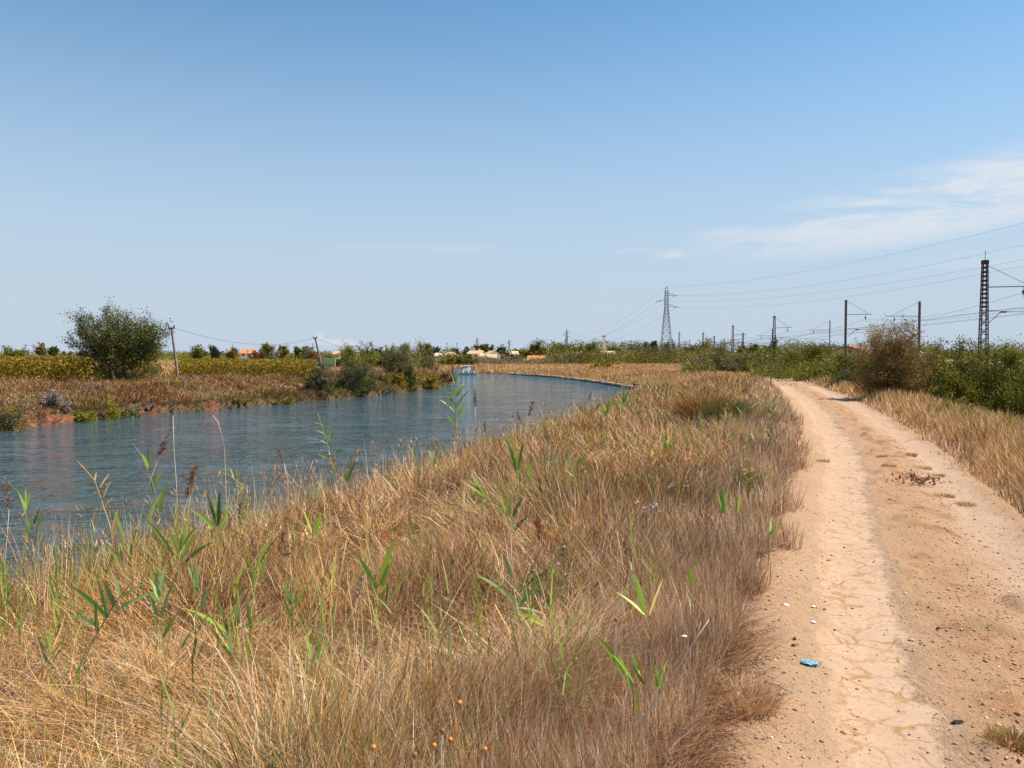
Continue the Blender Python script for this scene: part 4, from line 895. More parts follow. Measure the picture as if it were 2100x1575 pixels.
NEAR = [(2020,540,59,'lattice','tallest rusty lattice mast at the right edge of the photo'), (1735,615,97,'post','dark steel post left of the hawthorn with its arm to the right'), (1588,651,141,'lattice','rusty lattice mast with a rod in front of the large dark green tree'), (1503,670,185,'lattice','rusty lattice mast second to the left of the one with the large tree behind it'), (1442,684,232,'lattice','rusty lattice mast standing before the light yellow green tree'), (1393,683,276,'lattice','rusty lattice mast just right of the big pylon')]
FARS = [(1886,618,99,'post','grey steel post right of the hawthorn with its arm to the left'), (1702,657,150,'pale','pale steel post left of the dark post with a short arm to the left'), (1524,684,232,'lattice','slim rusty lattice mast in front of the palm like tree'), (1465,690,278,'lattice','slim rusty lattice mast behind the bare topped shrub'), (1414,696,322,'pale','pale thin post right of the big pylon near the walker')]
for i, (px, py, d, k, lab) in enumerate(NEAR):
    p = pz(px, py, d); rail_mast('railway_mast', lab, p[0], p[1], p[2], 1, k, 3.6 if i == 0 else 3.1, rod=(k == 'lattice'), armz=min(6.9, p[2]-1.7), detail=(d < 120))
for px, py, d, k, lab in FARS:
    p = pz(px, py, d); rail_mast('railway_mast', lab, p[0], p[1], p[2], -1, k, 4.0, rod=False, armz=6.8 if p[2] > 7.5 else p[2]-1.2, detail=False)
p = pz(1556, 687, 195); rail_mast('railway_mast', 'steel post with arm to the left, half hidden behind a lattice mast', pz(1584, 660, 195)[0], 195, 8.6, -1, 'pale', 3.6, rod=False)
for (px, py, d, k, lab) in [(1379, 697, 330, 'lattice', 'thin dark mast seen between the legs of the big pylon'), (1328, 703, 380, 'pale', 'pale thin mast before the tall dark tree left of the pylon'), (1296, 707, 420, 'lattice', 'thin dark mast beside the pinkish bare tree'), (1291, 709, 430, 'pale', 'pale thin mast beside the pinkish bare tree'), (1262, 707, 460, 'lattice', 'thin dark mast between the tower and the pinkish tree'), (1258, 714, 470, 'pale', 'pale thin mast just left of the thin dark mast right of the tower'), (1226, 711, 520, 'pale', 'pale thin mast just left of the white and yellow tower'), (1193, 709, 560, 'pale', 'pale thin mast midway between the far pylon and the tower'), (1165, 711, 600, 'pale', 'pale thin mast just right of the far pylon'), (1138, 708, 620, 'pale', 'pale thin mast left of the far pylon'), (1116, 720, 680, 'pale', 'smallest pale mast right of the tall dark tree')]:
    p = pz(px, py, d); rail_mast('railway_mast', lab, p[0], p[1], p[2], 1 if k == 'lattice' else -1, k, 3.2, rod=False, armz=max(3, p[2]-2.2), detail=False)
# catenary over the two tracks
def catenary(label, nodes, zc=5.35, zm=6.35):
    o = thing('overhead_line', label, 'overhead line', (nodes[0][0], nodes[0][1], zc), 0, 'overhead lines of the railway'); b0 = np.array((nodes[0][0], nodes[0][1], zc))
    a = MB(); b = MB(); c = MB()
    for (x0, y0), (x1, y1) in zip(nodes[:-1], nodes[1:]):
        pm = []; dm = (y0+y1)/2; rr = .006+.00007*max(dm, 20)
        for k in range(9):
            t = k/8; x = x0+(x1-x0)*t; y = y0+(y1-y0)*t; pm.append(np.array((x, y, zm-4*.75*t*(1-t)))-b0)
            if 0 < k < 8: c.tube([np.array((x, y, zm-4*.75*t*(1-t)))-b0, np.array((x, y, zc))-b0], rr*.7, 3)
        a.tube(pm, rr, 4); b.tube([np.array((x0, y0, zc))-b0, np.array((x1, y1, zc))-b0], rr*1.15, 4)
        b.tube([np.array((x0, y0, zc-.0))-b0+(.25,0,0), np.array((x1, y1, zc-.12))-b0+(.25,0,0)], rr, 4)
    a.build('messenger_wire', M_wire, o); b.build('contact_wire', M_wire, o); c.build('droppers', M_wire, o)
nn = [(29,18)]+[(pz(px, py, d)[0]+2.4, d) for px, py, d, k, l in NEAR]+[(60, 330), (58, 380), (52, 440), (40, 520), (30, 600)]
ff = [(38.5,18),(41.5,56)]+[(pz(px, py, d)[0]-3.0, d) for px, py, d, k, l in FARS[:2]]+[(pz(1584,660,195)[0]-2.8, 195)]+[(pz(px, py, d)[0]-3.0, d) for px, py, d, k, l in FARS[2:]]+[(64, 380), (58, 440), (46, 520), (36, 600)]
catenary('overhead railway wires with droppers running past the nearer row of lattice masts', nn)
catenary('overhead railway wires with droppers over the farther track, ending at the grey posts', ff)
# big pylon
def pylon(label, px, py, d, H, k=1.0, wires=True, rz=0.0, group=None, steel=None, thick=1.0):
    p = pz(px, py, d); z0 = p[2]-H; o = thing('power_pylon', label, 'pylon', (p[0], p[1], z0), rz, group); tk = .00027*d*thick; st = steel or M_steel
    s = MB(); wb, wt = 3.4*k, 1.15*k; h1 = H*.62
    zz = [0, .12, .23, .33, .415, .49, .555, .61, .66, .705, .745]
    cor = lambda f: [np.array((sx*w/2, sy*w/2, f*H)) for w in [wb+(wt*.72-wb)*min(1, f/.745)] for sx, sy in ((-1,-1),(1,-1),(1,1),(-1,1))]
    for f0, f1 in zip(zz[:-1], zz[1:]):
        c, e_ = cor(f0), cor(f1)
        for q in range(4):
            j = (q+1) % 4; s.bar(c[q], e_[q], tk*1.7); s.bar(c[q], e_[j], tk); s.bar(c[j], e_[q], tk); s.bar(e_[q], e_[j], tk)
    s.build('tower_body', st, o)
    s = MB(); w0 = wt*.72; f = .745; n = 7; wtop = wt*.62
    def c2(f): w = w0+(wtop-w0)*(f-.745)/.2; return [np.array((sx*w/2, sy*w/2, f*H)) for sx, sy in ((-1,-1),(1,-1),(1,1),(-1,1))]
    for i in range(n):
        c, e_ = c2(.745+.2*i/n), c2(.745+.2*(i+1)/n)
        for q in range(4):
            j = (q+1) % 4; s.bar(c[q], e_[q], tk*1.7); s.bar(c[q], e_[j] if i % 2 else e_[q]*.5+e_[j]*.5, tk); s.bar(e_[q], e_[j], tk*1.3)
    c = c2(.945)
    for q in range(4): s.bar(c[q], (c[q][0]*.45, c[q][1]*.45, H), tk*1.2)
    s.bar((-wtop*.22, 0, H), (wtop*.22, 0, H), tk*1.5)
    s.build('tower_head', st, o)
    at = []
    for sx, f, ln in ((1, .89, 2.15), (-1, .82, 2.1), (1, .745, 2.5)):
        q = MB(); z = f*H; x0 = sx*w0*.5; xe = sx*ln*k
        for sy in (-1, 1): q.bar((x0, sy*w0*.5, z), (xe, 0, z), tk); q.bar((x0, sy*w0*.5, z+.032*H), (xe, 0, z+.01), tk)
        q.bar((x0+(xe-x0)*.5, -w0*.25, z), (x0+(xe-x0)*.5, w0*.25, z), tk); q.build('cross_arm', st, o)
        q = MB(); q.tube([(xe, 0, z), (xe+.55*k, -.5*k, z-.12*k)], [.04, .1*k], 6); q.tube([(xe-.2*k, 0, z-.02), (xe-.45*k, .3*k, z-.3*k)], [.04, .1*k], 6); q.build('insulator', M_insul, o)
        at.append((p[0]+xe, p[1], z0+z))
    return o, at, (p[0], p[1], p[2])
o1, at1, top1 = pylon('tall grey lattice power pylon with three cross arms standing beyond the road bend', 1367, 588, 200, 19.9, rz=0)
o2, at2, top2 = pylon('distant grey power pylon rising above the broad domed tree', 1162, 675, 500, 19, rz=.15, steel=M_hazesteel, thick=.75)
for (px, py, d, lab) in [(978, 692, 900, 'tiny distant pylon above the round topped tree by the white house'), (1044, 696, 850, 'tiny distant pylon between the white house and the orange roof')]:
    pylon(lab, px, py, d, 24, 1.2, group='tiny pylons on the horizon', steel=M_hazesteel, thick=.9)
for (px, py, d, lab) in [(917, 703, 900, 'faint thin mast left of the tan roofs'), (937, 704, 950, 'faint thin mast above the long tan roof'), (52, 705, 260, 'thin dark pole at the left edge of the horizon'), (68, 705, 260, 'thin dark pole between the wide low tree and the pale brownish one'), (465, 715, 300, 'thin pole between the dark tree and the rusty tree'), (508, 717, 300, 'thin pole above the orange roofed house at the left')]:
    p = pz(px, py, d); o = thing('pole', lab, 'pole', (p[0], p[1], -.2), 0, 'thin far poles'); q = MB(); q.tube([(0, 0, 0), (0, 0, p[2]+.2)], [.0006*d, .0004*d], 5); q.build('shaft', M_wood if d < 400 else M_hazesteel, o); q = MB(); q.bar((-.5-.0008*d, 0, p[2]-.3), (.5+.0008*d, 0, p[2]-.3), .0005*d); q.build('crossbar', M_wood if d < 400 else M_hazesteel, o)
def wire(label, a, b, sag, r0, group, r1=None, n=40):
    a = np.array(a, float); b = np.array(b, float); q = MB(); pts = []; rr = []
    for k in range(n+1):
        t = k/n; p = a+(b-a)*t; p[2] -= 4*sag*t*(1-t); pts.append(p-a); dd = math.hypot(p[0], p[1]); rr.append(max(.012, r0*dd))
    q.tube(pts, rr, 4); o = q.build('power_line', M_wire, None, tuple(a)); return tag(o, label, 'cable', group)
GR = 'power lines on the tall pylon'
for k, (a, dz, lab) in enumerate([((top1[0], top1[1], top1[2]), .5, 'topmost thin power line running right from the tip of the tall pylon'), (at1[0], .2, 'second power line from the top running right from the tall pylon'), (at1[1], .1, 'third power line from the top running right from the tall pylon'), (at1[2], .0, 'lowest power line running right from the tall pylon')]):
    ends = [(70, 60, 20.6), (70, 60, 18.1), (72, 60, 16.35), (70.5, 60, 16.0)]
    wire(lab, a, ends[k], 3.1+.12*k, .00008, GR)
for k, (a, b, lab) in enumerate([(top1, top2, 'faint topmost power line running down left from the tall pylon to the far pylon'), (at1[0], at2[0], 'power line running down left from the upper arm of the tall pylon'), (at1[1], at2[1], 'power line running down left from the middle arm of the tall pylon'), (at1[2], at2[2], 'power line running down left from the lowest arm of the tall pylon')]):
    wire(lab, a, b, 6.5, .00007, GR)
# leaning wooden telephone poles
def wpole(label, top, base, d, r=.11, loc_base=None, cap=True):
    a = pz(*base, d); b = pz(*top, d); g = gz(a[0], a[1]); dirv = (b-a); f = (g-.2-a[2])/(dirv[2]); a = a+dirv*f
    o = thing('telephone_pole', label, 'pole', tuple(a), 0, 'leaning wooden poles on the left bank'); q = MB(); v = b-a
    q.tube([(0, 0, 0), v*.5+np.array((.02, 0, 0)), v], [r*1.15, r, r*.8], 8); q.build('shaft', M_wood, o)
    q = MB(); q.bar(v+np.array((-.16, 0, -.12)), v+np.array((.22, 0, -.06)), .08); q.tube([v+np.array((-.16, 0, -.1)), v+np.array((-.16, 0, .1))], .05, 6); q.tube([v+np.array((.2, 0, -.05)), v+np.array((.2, 0, .14))], .05, 6); q.build('insulator_bracket', M_insul, o)
    return b
A = wpole('leaning weathered wooden pole right beside the large tamarisk', (351, 671), (363, 762), 55, .085)
B = wpole('leaning wooden pole left of the green cabin', (646, 692), (661, 758), 88, .12)
Cc = wpole('leaning wooden pole standing in the thicket right of the green cabin', (760, 702), (771, 738), 118, .17)
D_ = wpole('short wooden pole tip farthest along the left bank', (791, 708), (794, 735), 150, .13)
GT = 'telephone wires along the left bank'
wire('sagging telephone wire between the tamarisk pole and the next pole to the right', A, B, 1.0, .00022, GT)
wire('telephone wire from the pole by the green cabin into the thicket', B, Cc, .9, .0002, GT)
wire('telephone wire from the thicket pole to the last pole tip', Cc, D_, .6, .0002, GT)
wire('telephone wire running from the tamarisk pole down left behind the bush', A, pz(150, 722, 90), .6, .0002, GT)
# ------------------------------------------------------------------ houses
def cream(n, c): return simple(n, c, .9, var=.06, scale=.8)
M_hw = cream('white_render', (.76,.72,.66)); M_hc = cream('cream_render', (.66,.55,.38)); M_ho = cream('ochre_render', (.6,.42,.22))
def tile(n, c):
    m = simple(n, c, .85, var=.25, scale=1.6, bump=.4); return m
M_rt = tile('tan_roof_tiles', (.58,.36,.2)); M_ro = tile('orange_roof_tiles', (.6,.22,.08)); M_rr = tile('red_roof_tiles', (.36,.14,.09)); M_rp = tile('pale_roof_tiles', (.68,.52,.34))
def house(label, px, ptop, pbase, d, wpx, dpt, yaw, M_w, M_r, group='houses on the horizon', roof='gable', chim=True, wf=.55, nwin=3):
    zt = W(px, ptop, d)[2]; x = (px-1050)/F*d; w = wpx*d/F; z0 = W(px, pbase, d)[2]; H = zt-z0; hw_ = H*wf
    o = thing('house', label, 'house', (x, d, z0), yaw, group)
    q = MB(); q.box((0, 0, hw_/2-.5), (w, dpt, hw_+1)); 
    if roof == 'gable': q.add([(-w/2, -dpt/2, hw_), (-w/2, dpt/2, hw_), (-w/2, 0, H-.05), (w/2, -dpt/2, hw_), (w/2, dpt/2, hw_), (w/2, 0, H-.05)], [(0, 1, 2), (3, 5, 4)])
    elif roof == 'front': q.add([(-w/2, -dpt/2, hw_), (w/2, -dpt/2, hw_), (0, -dpt/2, H-.05), (-w/2, dpt/2, hw_), (w/2, dpt/2, hw_), (0, dpt/2, H-.05)], [(0, 1, 2), (3, 5, 4)])
    q.build('wall', M_w, o)
    q = MB(); e = .45; t = .22
    if roof == 'gable': q_ = [(-dpt/2-e, hw_-.25), (0, H), (dpt/2+e, hw_-.25), (dpt/2+e, hw_-.25+t), (0, H+t), (-dpt/2-e, hw_-.25+t)]
    elif roof == 'hip':
        zz = hw_; a = .3*w
        q.add([(-w/2-e, -dpt/2-e, zz), (w/2+e, -dpt/2-e, zz), (w/2+e, dpt/2+e, zz), (-w/2-e, dpt/2+e, zz), (-w/2+a, 0, H), (w/2-a, 0, H), ], [(0, 1, 5, 4), (1, 2, 5), (2, 3, 4, 5), (3, 0, 4), (0, 3, 2, 1)])
    if roof == 'gable':
        n = 6; L1 = w/2+e; vs = [(-L1, y, z) for y, z in q_]+[(L1, y, z) for y, z in q_]
        q.add(vs, [tuple(range(6))[::-1], tuple(range(6, 12))]+[(i, (i+1) % 6, (i+1) % 6+6, i+6) for i in range(6)])
    if roof == 'front':
        q_ = [(-w/2-e, hw_-.25), (0, H), (w/2+e, hw_-.25), (w/2+e, hw_-.25+t), (0, H+t), (-w/2-e, hw_-.25+t)]; q.prism(q_, -dpt/2-e, dpt/2+e)
    rf = q.build('roof', M_r, o)
    if chim: q = MB(); q.box((w*.22, .3, H+.1), (.7, .7, 1.2)); q.box((w*.22, .3, H+.78), (.9, .9, .14)); q.build('chimney', M_hw, rf)
    for k in range(nwin):
        xx = (k+.5)/nwin*w-w/2; q = MB(); f = q
        f.box((xx, -dpt/2-.03, hw_*.55), (1.1, .1, 1.25)); fr = f.build('window', M_white, o); g = MB(); g.box((xx, -dpt/2-.1, hw_*.55), (.85, .05, 1.0)); g.build('pane', M_glass, fr)
    return o
house('long low house with pale yellow roof left of the boat', 898, 723.5, 739, 330, 24, 9, .25, M_hc, M_rp, roof='hip', chim=False, wf=.45, nwin=2)
house('long house with tan tiled roof directly left of the white house', 924, 721.5, 738, 325, 29, 9, -.15, M_hc, M_rt, roof='hip', chim=False, wf=.35, nwin=2)
house('white house with orange tan roof and a white chimney behind the boat', 977, 719.5, 735, 330, 25, 9, -.25, M_hw, M_rt, wf=.62, nwin=2)
house('low building with long orange tan roof below the white house', 1000, 727.5, 738, 318, 34, 8, .05, M_hw, M_rt, roof='gable', chim=False, wf=.4, nwin=3)
house('house with steep pale tan roof and chimney right of the white house', 1009, 720, 737, 335, 26, 8, .3, M_hw, M_rp, roof='front', wf=.5, nwin=1)
house('ochre house half hidden in trees between the house group and the tall dark tree', 1050, 721, 735, 380, 22, 8, .1, M_ho, M_rp, chim=False, wf=.6, nwin=2)
house('low house with bright orange roof at the far side of the golden bank', 1101, 730.5, 744, 250, 32, 8, -.1, M_hw, M_ro, roof='gable', chim=False, wf=.35, nwin=2)
house('small white gabled annex at the right end of the bright orange roof', 1121, 731.5, 744, 248, 14, 6, -.1, M_hw, M_hw, roof='front', chim=False, wf=.4, nwin=1)
house('white house with reddish roof between the far pylon and the tower', 1187, 723, 738, 360, 16, 8, -.3, M_hw, M_rr, wf=.6, nwin=1)
house('house with dark red roof at the foot of the white and yellow tower', 1238, 720.5, 736, 370, 16, 8, .2, M_hw, M_rr, wf=.5, nwin=1)
house('house with pale sunlit roof right of the tower', 1252, 720.5, 735, 365, 16, 8, -.1, M_hw, M_rp, chim=False, wf=.5, nwin=1)
house('house with orange roof left of the pylon below the tall dark tree', 1320, 721.5, 734, 350, 16, 8, .2, M_hw, M_rt, chim=False, wf=.4, nwin=1)
house('cream house with red tiled roof seen left of the hawthorn', 1748, 711, 734, 130, 32, 7, .55, M_hc, M_rr, chim=False, wf=.5, nwin=1)
house('house with orange roof on the left horizon', 510, 717.5, 732, 330, 22, 9, .1, M_hw, M_ro, chim=False, wf=.5, nwin=2)
house('tiny white house peeping out of the left bank trees', 692, 721, 732, 330, 10, 7, .1, M_hw, M_rt, chim=False, wf=.55, nwin=1)
house('house with a pale wall right of the grey steel post', 1893, 723, 738, 150, 14, 6, .2, M_hc, M_rt, chim=False, wf=.5, nwin=1)
# white and yellow tower
p = pz(1238.5, 688, 400); M_yel = simple('yellow_paint', (.75,.5,.04), .5); M_redp = simple('red_paint', (.5,.08,.05), .5)
o = thing('fairground_tower', 'slim white tower with yellow top and yellow foot standing above the trees', 'tower', (p[0], p[1], -.2)); H = p[2]+.2
q = MB(); q.bar((0, 0, 0), (0, 0, H-.8), 1.0); q.bar((-.9, 0, 0), (-.3, 0, H*.6), .2); q.build('shaft', M_white, o)
q = MB(); q.box((0, 0, H-.45), (2.1, 1.4, .7)); q.box((-.5, 0, H+.1), (.4, .4, .5)); q.build('head', M_yel, o)
q = MB(); q.tube([(0, 0, H*.44), (0, 0, H*.5), (0, 0, H*.56)], [.6, 1.0, .7], 8); q.build('carriage', M_yel, o)
q = MB(); q.tube([(.3, 0, H*.3), (.3, 0, H*.44)], .55, 6); q.build('base_frame', M_redp, o)
for (px, py, d, lab) in [(1275.5, 728, 240, 'small white marker box in the scrub right of the tower'), (1158.5, 740.5, 190, 'small whitish tank lid below the orange roof')]:
    p = pz(px, py, d); o = thing('marker_box', lab, 'box', (p[0], p[1], p[2]-1.2), .2, 'small pale objects in the scrub'); q = MB(); ww = .5 if px > 1200 else 1.2; hh = 1.2 if px > 1200 else .4
    q.box((0, 0, 1.2-hh/2), (ww, .5, hh)); q.box((0, 0, 1.2+.03), (ww*1.1, .55, .06)); q.build('housing', M_hc if px > 1200 else M_hw, o); q = MB(); q.box((0, 0, (1.2-hh)/2), (.12, .12, 1.2-hh)); q.build('post', M_wood, o)
# green cabin
M_gl = simple('light_green_paint', (.36,.55,.26), .6, var=.08); M_gd = simple('dark_green_paint', (.04,.13,.075), .6, var=.15)
p = pz(680, 735, 104); o = thing('green_cabin', 'pale and dark green cabin with an open side behind the left bank bushes', 'cabin', (p[0], p[1], p[2]-2.0), -.35)
q = MB(); q.prism([(-.95,.4),(-.95,1.95),(-.85,2.0),(.85,2.0),(1.0,1.75),(1.0,1.15),(-.5,1.15),(-.5,.4)], -.7, -.62); q.prism([(.7,.4),(.7,1.15),(1.0,1.15),(1.0,.4)], -.7, -.62); q.box((0, 0, 2.02), (1.9, 1.4, .06)); q.build('front_frame', M_gl, o)
q = MB(); q.box((-.97, .15, 1.2), (.06, 1.5, 1.6)); q.box((-1.5, .1, 1.15), (1.0, .9, 1.45)); q.build('side_panel', M_gd, o)
q = MB(); q.box((.1, .5, .8), (1.8, .06, 1.5)); q.box((.1, 0, .42), (1.8, 1.2, .06)); q.build('interior', M_rust, o)
q = MB(); q.box((-.7, 0, .2), (.12, .9, .4)); q.box((.8, 0, .2), (.12, .9, .4)); q.build('chassis', M_rust, o)
# stone edging of the outer bend
M_stonew = simple('pale_stone', (.5,.38,.27), .9, var=.3, scale=3, bump=.5)
q = MB(); d = np.r_[0, np.cumsum(np.linalg.norm(np.diff(RIGHT, axis=0), axis=1))]
ysel = [i for i in range(len(RIGHT)) if 71 < RIGHT[i, 1] < 140]; s0, s1 = d[ysel[0]], d[ysel[-1]]; s = s0
OE = (float(np.interp(s0, d, RIGHT[:, 0])), float(np.interp(s0, d, RIGHT[:, 1])))
EDGE = thing('stone_edging', 'pale stone slabs edging the outside of the canal bend', 'stone edging', (OE[0], OE[1], WZ))
while s < s1:
    ln = RNG.uniform(.8, 1.6); xm = np.interp(s+ln/2, d, RIGHT[:, 0]); ym = np.interp(s+ln/2, d, RIGHT[:, 1]); xe = np.interp(s+ln, d, RIGHT[:, 0]); ye = np.interp(s+ln, d, RIGHT[:, 1]); xb = np.interp(s, d, RIGHT[:, 0]); yb = np.interp(s, d, RIGHT[:, 1])
    an = math.atan2(ye-yb, xe-xb)
    q = MB(); q.box((xm-.1+RNG.normal(0, .07)-OE[0], ym-OE[1], .17+RNG.normal(0, .03)), (ln*.97, RNG.uniform(.6, .8), .16), an+RNG.normal(0, .04)); q.box((xm+.05-OE[0], ym-OE[1], .0), (ln*.9, .45, .3), an); q.build('slab', M_stonew, EDGE)
    s += ln
# rusty culvert lip by the near end of the edging
M_cul = simple('red_rust', (.15,.05,.035), .85, var=.4, scale=5)
p = np.array((11.9, 72.0)); o = thing('rusty_culvert', 'dark red rusty culvert mouth at the near end of the stone edging', 'culvert', (12.2, 72.5, WZ+.1), .15)
q = MB(); q.box((0, 0, .3), (1.9, 1.0, .28)); q.box((0, -.1, .02), (2.2, .9, .3)); q.build('lintel', M_cul, o); q = MB(); q.box((0, -.62, .08), (.6, .1, .22)); q.build('mouth_shade', M_glass, o)  # dark block stands in for the shade inside the mouth
# mooring stake
a = pz(931, 788-22, 101); b = pz(927, 744, 101); o = thing('mooring_stake', 'thin rusty stake standing at the tip of the left bank beside the boat', 'stake', (a[0], a[1], WZ)); v = b-np.array((a[0], a[1], WZ))
q = MB(); q.tube([(0, 0, -.3), v*.5+np.array((-.03, 0, 0)), v], [.1, .09, .07], 6); q.build('shaft', M_cul, o); q = MB(); q.tube([v, v+np.array((0, 0, .08))], .11, 6); q.build('cap', M_cul, o)
# ------------------------------------------------------------------ reeds and other single plants of the near bank
M_stem = simple('reed_stem', (.3,.3,.1), .6, scale=30); M_dstem = simple('dry_reed_stem', (.62,.5,.36), .7, scale=30); M_ostem = simple('orange_dry_reed', (.66,.37,.15), .7, scale=30)
M_brst = simple('brown_reed_stem', (.24,.15,.07), .7); M_plume = simple('plume', (.16,.085,.055), .9, scale=60, var=.4); M_dark = simple('dark_stem', (.1,.06,.04), .8)
def leaf_mesh(pts, wid, g, curve=0.0):
    "a lens shaped, slightly folded strip along pts"
    n = len(pts); V = []; pts = np.array(pts)
    for i in range(n):
        t = i/(n-1); w = wid*(min(1, (t+.10)*3.2)**.7)*(1-t**2.4)+.0006
        tg = pts[min(i+1, n-1)]-pts[max(i-1, 0)]; tg /= np.linalg.norm(tg)+1e-9
        s = np.cross(tg, g); s /= np.linalg.norm(s)+1e-9; nn = np.cross(s, tg)
        V += [pts[i]-s*w/2+nn*w*.12, pts[i], pts[i]+s*w/2+nn*w*.12]
    Fq = []
    for i in range(n-1):
        a = i*3; Fq += [(a, a+1, a+4, a+3), (a+1, a+2, a+5, a+4)]
    return np.array(V), np.array(Fq)
LG = {'g': [(.22,.34,.05), (.28,.38,.05)], 'b': [(.20,.32,.10), (.25,.35,.11)], 'y': [(.42,.46,.06), (.3,.36,.05)], 'd': [(.1,.17,.035), (.14,.2,.04)], 'o': [(.62,.36,.12), (.66,.42,.16)], 's': [(.62,.45,.25), (.55,.4,.22)]}
RN = [0]
def reed(label, stem, leaves, depth=None, plume=None, stemmat=None, name='reed', cat='reed', group='green reeds growing through the dry grass', r=None, base=None, extra=.3):
    """stem: photo pixels from base to top; leaves: (attach x, y, tip x, y, colour[, width px])"""
    RN[0] += 1; g = np.random.default_rng(RN[0]*7+1)
    bx, by = stem[0]
    if depth is None: hx, depth = hit(bx, by, extra)
    if in_canal(np.array([(bx-1050)/F*depth]), np.array([depth]))[0]:
        while depth > 3 and in_canal(np.array([(bx-1050)/F*depth]), np.array([depth]))[0]: depth -= .15
        depth -= g.uniform(.1, .6)
    d = depth; x0 = (stem[0][0]-1050)/F*d; z0 = gz(x0, d)-.03
    o = thing(name, label, cat, (x0, d, z0), 0, group); O = np.array((x0, d, z0))
    dy = g.uniform(-.06, .06)
    pts = [np.array((0., 0, 0))]
    for i, (a, b_) in enumerate(stem):
        p = W(a, b_, d)-O; p[1] += dy*i*.3
        if p[2] > .06: pts.append(p)
    if len(pts) < 2: pts.append(pts[0]+np.array((0, 0, .2)))
    rr = r or max(.0034, .00055*d)
    q = MB(); q.tube(pts, list(np.linspace(rr*1.3, rr*.55, len(pts))), 6); q.build('stem', stemmat or M_stem, o, smooth=True)
    for lf in leaves:
        ax, ay, tx, ty, c = lf[:5]; wpx = lf[5] if len(lf) > 5 else None
        a = W(ax, ay, d)-O; t = W(tx, ty, d+g.uniform(-.12, .12))-O; ln = np.linalg.norm(t-a); wv = (wpx*1.12*d/F if wpx else max(.0016*d, min(.030, ln*.115)))
        k = 9; u = np.linspace(0, 1, k)[:, None]; sag = np.array((0, 0, 1.))*ln*g.uniform(.03, .09)*(1 if len(lf) < 7 else lf[6])
        P = a+(t-a)*u+sag*4*u*(1-u)
        v = g.normal(size=3)*.5+np.array((g.uniform(-.4,.4), -1.0, .9)); V, Fq = leaf_mesh(P, wv, v)
        cc = LG[c]; t_ = np.repeat(np.linspace(0, 1, k), 3)[:, None]; col = np.array(cc[0])*(1-t_)+np.array(cc[1])*t_; col = col*g.uniform(1.0, 1.45)
        if g.random() < .35 and c in 'gb': col = col*(1-t_**5)+np.array((.5,.38,.15))*t_**5
        link('leaf', newmesh('leaf', V, Fq, col, smooth=True), M_reedleaf, o)
    if plume:
        x1, y1, x2, y2, wp = plume[:5]; a = W(x2, y2, d)-O; b_ = W(x1, y1, d)-O; n = 170; u = g.uniform(0, 1, n)
        P = a+(b_-a)*u[:, None]; ax_ = (b_-a)/np.linalg.norm(b_-a); D = ax_[None]*1.2+g.normal(size=(n, 3))*.35; wv = wp*.6*d/F
        P = P+g.normal(size=(n, 3))*wv*.2*(np.sin(np.clip(u[:, None]*.85+.12, 0, 1)*PI)**.8)
        q = np.repeat(np.array([[.26,.15,.10]]), n, 0)*g.uniform(.6, 1.7, (n, 1))
        if len(plume) > 5: q = np.repeat(np.array([plume[5]]), n, 0)*g.uniform(.7, 1.3, (n, 1))
        me = leaves_mesh('plume', P, D, np.linalg.norm(b_-a)*.17, q, 5, RN[0]); link('plume', me, M_leaf, o)
    return o
reed('large green reed bent to the right with broad leaves, low at the left', [(173,1360),(187,1320),(218,1270),(240,1232),(270,1198),(290,1175)], [(220,1267,137,1197,'g',11),(205,1287,142,1262,'d',13),(233,1257,340,1210,'b',10),(235,1243,210,1187,'b',9),(248,1228,233,1177,'b',8),(222,1267,197,1183,'b',9),(200,1300,195,1233,'d',8),(250,1226,300,1195,'g',6),(262,1208,300,1150,'g',6)], stemmat=M_brst)
reed('blue green reed with many upright leaves right of the large bent reed', [(343,1363),(333,1310),(328,1262),(335,1215)], [(323,1268,302,1210,'b',8),(327,1233,303,1183,'b',7),(328,1237,313,1150,'b',8),(330,1270,362,1180,'b',11),(333,1310,370,1250,'d',7),(330,1220,328,1117,'b',9),(332,1213,340,1157,'b',8),(323,1310,320,1350,'d',6)])
reed('tall green reed with crossing leaves in front of the water at the left', [(345,1290),(355,1230),(365,1170),(373,1145),(380,1115)], [(367,1133,340,1073,'g',7),(367,1133,397,1045,'g',9),(377,1117,405,1080,'d',7),(357,1140,290,1060,'g',7),(380,1153,443,1110,'d',7),(378,1140,410,1085,'g',7),(370,1150,392,1110,'g',8)], extra=.2)
reed('green reed with a fan of five dark tipped leaves above the blue green pair', [(467,1160),(450,1110),(443,1083),(448,1057)], [(440,1083,387,1043,'g',8),(445,1080,423,1007,'d',8),(448,1077,450,1003,'d',8),(450,1090,480,1018,'g',11),(463,1150,447,1093,'g',11),(440,1118,425,1070,'g',5)])
reed('blue green reed with a kinked stem and hanging side leaves', [(395,1393),(397,1350),(405,1293),(408,1250),(403,1183),(402,1143)], [(407,1217,383,1160,'b',8),(405,1210,402,1137,'b',8),(412,1250,430,1203,'b',9),(407,1293,430,1260,'b',8),(372,1330,397,1287,'g',6),(405,1350,425,1305,'b',7),(393,1360,405,1300,'d',7)])
reed('dense reed clump with one yellow and one orange leaf', [(477,1380),(483,1310),(490,1250),(483,1195)], [(480,1225,503,1148,'y',9),(478,1215,473,1165,'o',8),(480,1312,373,1247,'g',8),(473,1345,417,1270,'g',9),(483,1283,497,1217,'b',10),(477,1293,473,1227,'g',9),(475,1350,470,1280,'b',9),(490,1290,560,1275,'g',5),(473,1315,440,1215,'d',6)])
